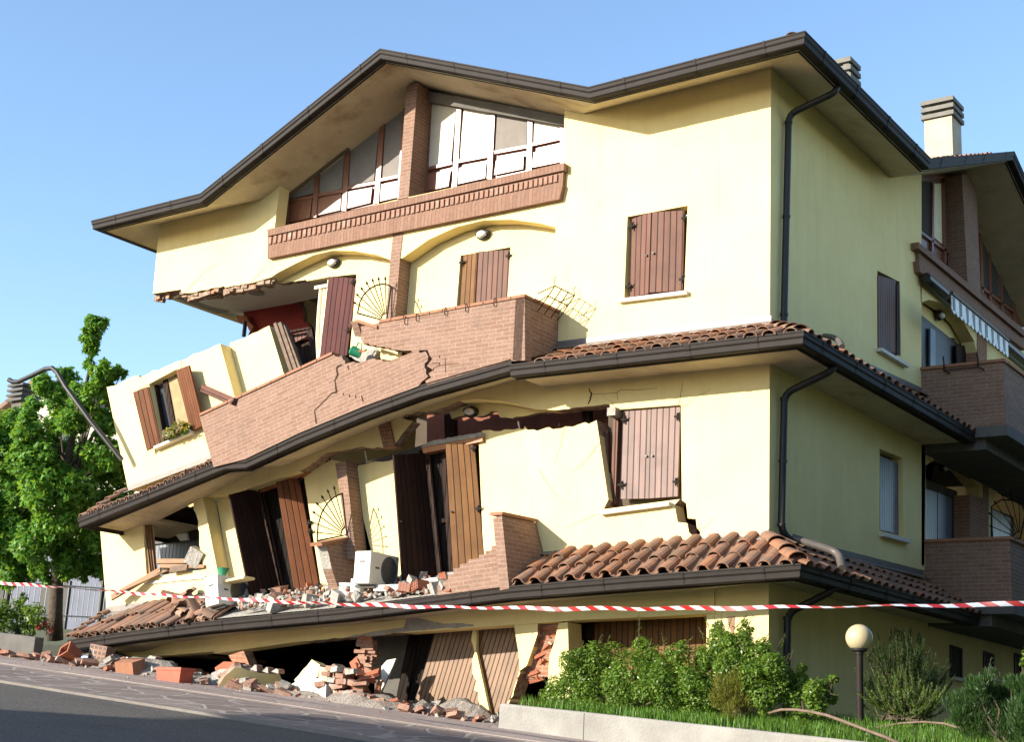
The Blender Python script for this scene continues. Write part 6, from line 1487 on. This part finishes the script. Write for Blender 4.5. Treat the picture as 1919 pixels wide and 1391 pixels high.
sh = [(F(x, y, .7), F(x2, y2, .72)) for x, y, x2, y2 in [(1330, 1190, 1318, 1152), (1350, 1180, 1352, 1148), (1375, 1180, 1402, 1150), (1400, 1190, 1412, 1152), (1440, 1225, 1444, 1180), (1455, 1230, 1472, 1188), (1470, 1250, 1486, 1216), (1365, 1180, 1372, 1158), (1430, 1215, 1440, 1190), (1460, 1265, 1480, 1225), (1340, 1180, 1338, 1155), (1318, 1200, 1308, 1176)]]
shrub('shrub', 'tall loose pale green shrub with upright shoots at the house corner', L2, M['shrubleaf'], 17000, .048, F(1390, 1335, .6), seed=8, shoots=sh)
L3 = lobes_px([(1360, 1285, 26), (1385, 1275, 24), (1350, 1310, 24), (1390, 1310, 30), (1415, 1292, 22), (1372, 1335, 20)], .98, .12, 6)
shrub('shrub', 'low yellowish juniper shrub at the foot of the taller ones', L3, M['goldleaf'], 9000, .055, F(1385, 1350, .95), 'needle', 9, flat=.2)
L4 = lobes_px([(1490, 1310, 24), (1500, 1275, 18), (1525, 1295, 24), (1545, 1290, 18), (1530, 1325, 22), (1562, 1272, 10), (1560, 1310, 12), (1500, 1345, 18), (1502, 1252, 10)], .75, .2, 7)
sh = [(F(x, y, .75), F(x2, y2, .75)) for x, y, x2, y2 in [(1545, 1285, 1568, 1268), (1500, 1265, 1500, 1242), (1555, 1300, 1572, 1305), (1525, 1280, 1532, 1266)]]
shrub('shrub', 'small sprawling shrub left of the globe lamp', L4, M['shrubleaf'], 4500, .06, F(1520, 1345, .75), seed=11, shoots=sh)
# rosemary behind the lamp: upright needled shoots
def rosemary(label, base, tips, mat, seed, nl=.055, step=.007):
    root = empty('rosemary_bush', base, label, 'shrub'); mb = MB(); st = MB(); r = random.Random(seed)
    for tip in tips:
        b = base+V((r.uniform(-.25, .25), r.uniform(-.2, .2), 0)); mid = b.lerp(tip, .5)+V(((tip.x-b.x)*.25, r.uniform(-.05, .05), -.05)); n = 14
        P = [(1-t)**2*b+2*t*(1-t)*mid+t*t*tip for t in (i/n for i in range(n+1))]; st.tube(P, [.008*(1-i/n)+.002 for i in range(n+1)], 4)
        Ls = sum((P[i+1]-P[i]).length for i in range(n)); m_ = int(Ls/step)
        for i in range(int(m_*.25), m_):
            t = i/m_*n; k = min(n-1, int(t)); p = P[k].lerp(P[k+1], t-k); ax = (P[k+1]-P[k]).normalized(); o = ax.orthogonal().normalized(); o.rotate(Matrix.Rotation(r.uniform(0, 6.28), 3, ax))
            u = (ax*.8+o).normalized(); s = ax.cross(o).normalized()*.009; l = nl*(1-.55*max(0, i/m_-.7)/.3)*r.uniform(.7, 1.2); mb.face([p-s, p+s, p+u*l*.6+s*.8, p+u*l], [(0, 0)]*4)
    mb.build('leaves', mat, root); st.build('stem', M['bark'], root)
r = random.Random(21)
tips = [F(x+r.uniform(-4, 4), y+r.uniform(-6, 6), dd) for x, y, dd in [(1628, 1255, .3), (1640, 1250, .2), (1655, 1262, .35), (1668, 1255, .2), (1684, 1254, .3), (1698, 1258, .2), (1706, 1264, .3), (1640, 1285, .5), (1655, 1300, .5), (1670, 1290, .5), (1690, 1300, .5), (1625, 1290, .5), (1635, 1320, .5), (1742, 1282, .3), (1754, 1290, .3), (1764, 1282, .3), (1774, 1284, .3), (1745, 1310, .4), (1768, 1312, .4), (1726, 1300, .2), (1662, 1320, .6), (1685, 1325, .5), (1750, 1300, .4), (1758, 1305, .4), (1648, 1270, .4), (1676, 1272, .4), (1692, 1275, .4), (1632, 1270, .3), (1712, 1280, .2), (1702, 1310, .4)]]
tips2 = [F(x+r.uniform(-5, 5), y+r.uniform(-8, 8), dd) for x, y, dd in [(1650, 1195, -.8), (1665, 1185, -.9), (1680, 1178, -.9), (1695, 1176, -1), (1708, 1178, -1), (1722, 1185, -1), (1735, 1200, -.9), (1745, 1208, -.9), (1755, 1222, -.8), (1670, 1215, -.7), (1690, 1210, -.7), (1715, 1215, -.7), (1735, 1235, -.6), (1700, 1235, -.6), (1680, 1240, -.6), (1762, 1245, -.8), (1770, 1258, -.7), (1655, 1225, -.6), (1640, 1215, -.8), (1725, 1250, -.5), (1748, 1260, -.5), (1705, 1200, -.8), (1660, 1240, -.6), (1690, 1190, -.9)]]
tips = tips + [t+V((r.uniform(-.18, .18), r.uniform(-.15, .15), r.uniform(-.12, .06))) for t in tips for _ in range(2)]
tips2 = tips2 + [t+V((r.uniform(-.2, .2), r.uniform(-.2, .2), r.uniform(-.2, .06))) for t in tips2 for _ in range(3)]
rosemary('sunlit rosemary bush with upright shoots right of the globe lamp', F(1695, 1352, .3), tips, M['rosemary'], 3)
rosemary('tall dark rosemary bush in the shade behind the sunlit one', F(1705, 1345, -.7), tips2, M['juniper'], 4)  # its shade is put in as darker leaves than the sunlit bush
L5 = lobes_px([(1812, 1320, 30), (1835, 1300, 26), (1850, 1285, 20), (1870, 1330, 40), (1900, 1310, 34), (1830, 1360, 36), (1880, 1370, 40), (1925, 1345, 40), (1800, 1345, 20), (1895, 1280, 14), (1920, 1290, 24), (1820, 1285, 10), (1855, 1262, 9), (1940, 1390, 50), (1860, 1395, 30)], 1.0, .25, 12)
sh = [(F(x, y, 1), F(x2, y2, 1)) for x, y, x2, y2 in [(1855, 1280, 1858, 1232), (1825, 1290, 1818, 1262), (1898, 1285, 1899, 1275), (1870, 1290, 1872, 1255), (1790, 1335, 1785, 1312)]]
shrub('juniper', 'dark bushy juniper at the right edge of the garden', L5, M['juniper'], 26000, .06, F(1880, 1395, 1.0), 'needle', 13, shoots=sh, flat=.2)
shrub('shrub', 'bright green sprig poking in at the right edge', lobes_px([(1922, 1225, 9), (1920, 1240, 9), (1926, 1260, 14), (1935, 1290, 16)], .9, .05, 2), M['shrubleaf'], 160, .06, F(1935, 1330, .9), seed=3)
# dead branches on the lawn
def branch(pts, r0, r1, label):
    n = len(pts); mb = MB(); rr = random.Random(n)
    mb.tube([p+V((0, rr.uniform(-.01, .01), rr.uniform(-.008, .008))) for p in pts], [r0+(r1-r0)*i/(n-1) for i in range(n)], 8)
    return thing_mesh(mb, 'dead_branch', M['deadwood'], label, 'branch', smooth=True)
branch([F(x, y, d) for x, y, d in [(1440, 1337, .9), (1465, 1332, .95), (1490, 1331, 1.0), (1520, 1334, 1.1), (1550, 1342, 1.2), (1585, 1354, 1.25), (1620, 1368, 1.3), (1660, 1382, 1.36), (1685, 1393, 1.4)]], .016, .021, 'long dead branch bowed across the lawn below the globe lamp')
branch([F(x, y, d) for x, y, d in [(1632, 1366, .7), (1655, 1361, .7), (1690, 1356, .7), (1730, 1354, .7), (1770, 1357, .7), (1790, 1362, .75), (1808, 1370, .8)]], .01, .015, 'thin dead branch arching over the grass right of the lamp')

# ------------------------------------------------------------------ left: garden wall, tree, fence, houses behind
mb = MB(); zA = F(122, 1197, .35)
n = 6
for i in range(n):
    a = -24+(-14.05+24)*i/n; b = -24+(-14.05+24)*(i+1)/n; za, zb = gz(a, -.9)+.42+.0, gz(b, -.9)+.42
    mb.face([V((a, -.9, za-1)), V((b, -.9, zb-1)), V((b, -.9, zb)), V((a, -.9, za))]); mb.face([V((a, -.9, za)), V((b, -.9, zb)), V((b, -.7, zb)), V((a, -.7, za))]); mb.face([V((a, -.7, za)), V((b, -.7, zb)), V((b, -.7, zb-1)), V((a, -.7, za-1))])
mb.face([V((-14.05, -.9, zb-1)), V((-14.05, -.7, zb-1)), V((-14.05, -.7, zb)), V((-14.05, -.9, zb))])
thing_mesh(mb, 'garden_wall', M['greyconc'], 'low grey concrete garden wall under the left hedge', 'garden wall', smooth=True, autosm=30, bevel=.015)
tb = depth_pt(103, 1192, 30.0)
tree = empty('tree', tb, 'leafy young maple tree left of the collapsed house', 'tree')
def TP(px, py, o=0): return depth_pt(px, py, 30.0+o)
mb = MB(); mb.tube([TP(103, 1200), TP(104, 1150), TP(107, 1080), TP(111, 1000), TP(116, 930), TP(128, 860), TP(140, 790), TP(160, 730), TP(168, 690), TP(175, 640)], [.17, .145, .13, .12, .105, .085, .065, .045, .03, .015], 10)
mb.build('trunk', M['bark'], tree, smooth=True)
items = [(180, 610, 24, 0), (172, 632, 22, 0), (168, 654, 16, 0), (190, 604, 14, 0), (168, 682, 14, 0), (130, 708, 24, .2), (112, 700, 10, 0), (190, 700, 24, -.2), (212, 700, 18, 0), (228, 698, 12, 0), (80, 722, 26, 0), (105, 745, 32, .4), (150, 740, 30, -.3), (190, 725, 24, 0), (200, 745, 20, .3), (165, 775, 36, .2), (130, 790, 30, -.4), (205, 790, 32, 0),
         (20, 800, 42, .3), (62, 810, 40, -.3), (8, 850, 40, 0), (90, 850, 40, .4), (50, 860, 46, -.5), (140, 850, 42, .6), (190, 850, 44, -.2), (215, 880, 36, .3), (20, 910, 44, .2), (80, 910, 50, -.6), (140, 920, 50, -.4), (190, 930, 44, .3), (220, 950, 30, 0), (40, 960, 46, .5), (100, 980, 46, -.5), (150, 985, 42, .4), (190, 1000, 36, -.3), (10, 1000, 44, 0), (60, 1020, 44, -.4), (120, 1035, 36, 0), (165, 1045, 36, .3), (195, 1060, 24, 0), (20, 1050, 36, .2), (75, 1065, 26, 0), (155, 1075, 18, 0), (40, 1080, 18, .2), (-30, 900, 60, .4), (-35, 980, 60, 0), (-40, 820, 50, 0), (205, 1020, 26, .4), (60, 1070, 26, .3), (125, 1065, 26, -.3), (15, 1085, 24, 0), (185, 1072, 18, .2), (90, 1085, 16, 0), (215, 985, 24, -.2), (110, 790, 30, .2), (60, 760, 22, .4)]
lob = [(TP(x, y, o*1.4), rad*30/FPX) for x, y, rad, o in items]
mb = leafmesh('crown', lob, None, 30000, .128, None, 'star', 17, flat=.35, up=.15, shell=.35, sub=4)
mb.build('crown', M['leaf'], tree)
bl = MB(); r = random.Random(4)
for (c, rr) in lob[5::2]:
    t = r.uniform(.35, .8); s = TP(107, 1080).lerp(TP(160, 730), t*.8); bl.tube([s, s.lerp(c, .5)+V((0, 0, .15)), c], [.04, .022, .008], 5)
bl.build('limbs', M['bark'], tree)
# hedge and flowers behind the low wall
Lh = [(depth_pt(x, y, 28.6+o), rad*28.6/FPX) for x, y, rad, o in [(10, 1165, 30, 0), (40, 1160, 30, .2), (65, 1150, 24, -.2), (30, 1140, 22, .2), (55, 1175, 22, 0), (5, 1140, 20, .2), (80, 1170, 16, 0), (-20, 1160, 36, 0), (18, 1108, 8, 0), (45, 1120, 10, .1)]]
shrub('hedge_shrub', 'bushy green hedge shrub behind the low grey garden wall', Lh, M['shrubleaf'], 3000, .085, depth_pt(35, 1190, 28.6), seed=19)
Lh = [(depth_pt(x, y, 28.5), rad*28.5/FPX) for x, y, rad in [(72, 1178, 8), (85, 1170, 9), (95, 1180, 8)]]
shrub('rose_bush', 'small red flowering bush at the foot of the maple', Lh, M['redfl'], 160, .07, depth_pt(85, 1192, 28.5), seed=20)
# white railing
rl = empty('railing', depth_pt(100, 1170, 34), 'white metal railing with upright bars behind the maple', 'railing')
mb = MB(); A, B_ = depth_pt(-30, 1158, 33), depth_pt(300, 1172, 38); u = V((0, 0, 1.0))
M['railpaint'] = plain('railing_paint', (.30, .31, .33), .5)
for i in range(34): p = A.lerp(B_, i/33); mb = MB(); mb.tube([p, p+u*.95], .014, 5); mb.build('bar', M['railpaint'], rl)
for h_ in (.12, .85): mb = MB(); mb.tube([A+u*h_, B_+u*h_], .02, 6); mb.build('rail', M['railpaint'], rl)
# blue grey building behind the railing, shade painted into its walls
def bld(name, x0, x1, y0, y1, z0, z1, label, mat):
    root = empty(name, V(((x0+x1)/2, (y0+y1)/2, z0)), label, 'building'); mb = MB(); mb.box(V(((x0+x1)/2, (y0+y1)/2, (z0+z1)/2)), x1-x0, y1-y0, z1-z0); mb.build('wall', mat, root); return root
M['blgrey'] = mottled('shaded_wall', (.105, .115, .15), (.135, .145, .185), 1.5, .85); M['cream'] = mottled('cream_render', (.42, .39, .31), (.48, .45, .37), 1.5, .85)  # first wall colour is darkened to carry the building's shade
c = depth_pt(150, 1100, 46)
hb = bld('garage_building', c.x-10, c.x+6, c.y, c.y+7, 1.0, 5.4, 'plain blue grey building, shade painted into its walls, behind the white railing', M['blgrey'])
for k in range(4): mb = MB(); mb.box(V((c.x-8+k*3.4, c.y-.02, 3.0)), 1.5, .08, 2.2); mb.build('door', M['dark'], hb)
for k in range(5): mb = MB(); mb.box(V((c.x-6+k*2.4, c.y-.06, 3.0)), .12, .14, 4.2); mb.build('pilaster', M['dark'], hb)
mb = MB(); mb.prism([V((c.x-11, c.y-.6, 5.4)), V((c.x+7, c.y-.6, 5.4)), V((c.x+7, c.y+3.5, 7.2)), V((c.x-11, c.y+3.5, 7.2))], V((0, 0, .12))); mb.build('roof', M['tileold'], hb)
# tiled house far behind the tree
c = depth_pt(60, 800, 50)
hh = bld('tiled_house', c.x-9, c.x+7, c.y, c.y+9, 0, c.z+.2, 'neighbouring house with a red tiled roof and white dormer behind the maple', M['cream'])
mb = MB(); bd = MB(); e0, e1 = V((c.x-10, c.y-.8, c.z-1.8)), V((c.x+8, c.y-.8, c.z-1.8))
tiles(mb, bd, [e0, e1], V((0, 5.6, 2.9)), lambda s, T: 1, .34, .8, seed=50, r=.13); mb.build('roof', M['tileold'], hh); bd.build('roof_deck', M['tilebed'], hh)
d0 = depth_pt(82, 775, 49.5)
mb = MB(); mb.prism([d0+V((-2.1, 0, -1.3)), d0+V((2.1, 0, -1.3)), d0+V((2.1, 0, -.3)), d0+V((-.2, 0, 1.0)), d0+V((-2.1, 0, .1))], V((0, 3, 0))); mb.build('dormer', M['cream'], hh)
mb = MB()
for s in (-1, 1):
    a = d0+V((-.2, -.35, 1.1)); b = d0+V((s*2.5-.1, -.35, -.25 if s > 0 else .0)); mb.prism([a, b, b+V((0, 3.4, 0)), a+V((0, 3.4, 0))], V((0, 0, .18)))
mb.build('dormer_roof', M['tileold'], hh)
cc = depth_pt(40, 790, 48); mb = MB(); mb.box(cc, .55, .55, 1.3); mb.build('chimney', M['greyconc'], hh); mb = MB()
for k in range(4): mb.box(cc+V((0, 0, .66+k*.17)), .85, .85, .08)
mb.build('chimney_cap', M['dark'], hh)
# the house across the street whose shadow lies over the road (behind the camera)
pts = [G(0, 1330), G(400, 1356), G(500, 1362), G(533, 1342), G(640, 1351), G(1000, 1402)]
def back(p, y): s = (p.y-y)/SUN_DIR.y; return p - SUN_DIR*s
YN = -30.0; top = [back(p, YN) for p in pts]
ol = [V((top[0].x-5.5, YN, -4)), V((top[0].x-5.2, YN, top[0].z-3.2))] + top[:3] + top[3:] + [V((top[-1].x+9, YN, top[-1].z)), V((top[-1].x+9, YN, -4))]
nh = empty('opposite_house', V((top[3].x, YN, -3)), 'pale house across the street behind the viewer', 'house')
mb = MB(); mb.prism(ol, V((0, -8, 0))); mb.build('wall', M['cream'], nh)

# unseen trees added beside the garden to keep sky light off the side wall
for i, (x, y, hgt) in enumerate([(9.7, -12.4, 8.5), (8.95, -8.9, 8.0), (7.9, -5.6, 6.8), (6.9, -2.6, 7.0), (6.6, .6, 7.6), (6.6, 3.8, 7.2), (6.6, 7.0, 7.8), (6.6, 10.2, 7.6), (6.6, 13.4, 7.6), (6.6, 16.6, 7)]):
    t_ = empty('unseen_cypress', V((x, y, 0)), 'unseen dark cypress added to keep sky light off the side wall', 'tree', 'unseen cypresses added to shade the side wall')
    mb = MB(); mb.tube([V((x, y, -.8)), V((x, y, 2.0))], [.2, .16], 8); mb.build('trunk', M['bark'], t_)
    mb = MB(); mb.lathe(V((x, y, 0)), [(0, .4), (1.2, .9), (1.55, 3), (1.5, hgt-3), (1.0, hgt-1.5), (.3, hgt-.3), (0, hgt-.1)], 14); mb.build('crown', M['cypress'], t_)
    lb = [(V((x+r.uniform(-.5, .5), y+r.uniform(-.6, .6), z)), 1.45*(1 if z < hgt-3 else (hgt-z)/3)+.12) for z in [1+.9*k for k in range(int((hgt-1)/.9))]]
    mb = leafmesh('foliage', lb, None, 1500, .22, None, 'needle', 60+i, shell=.8); mb.build('foliage', M['juniper'], t_)
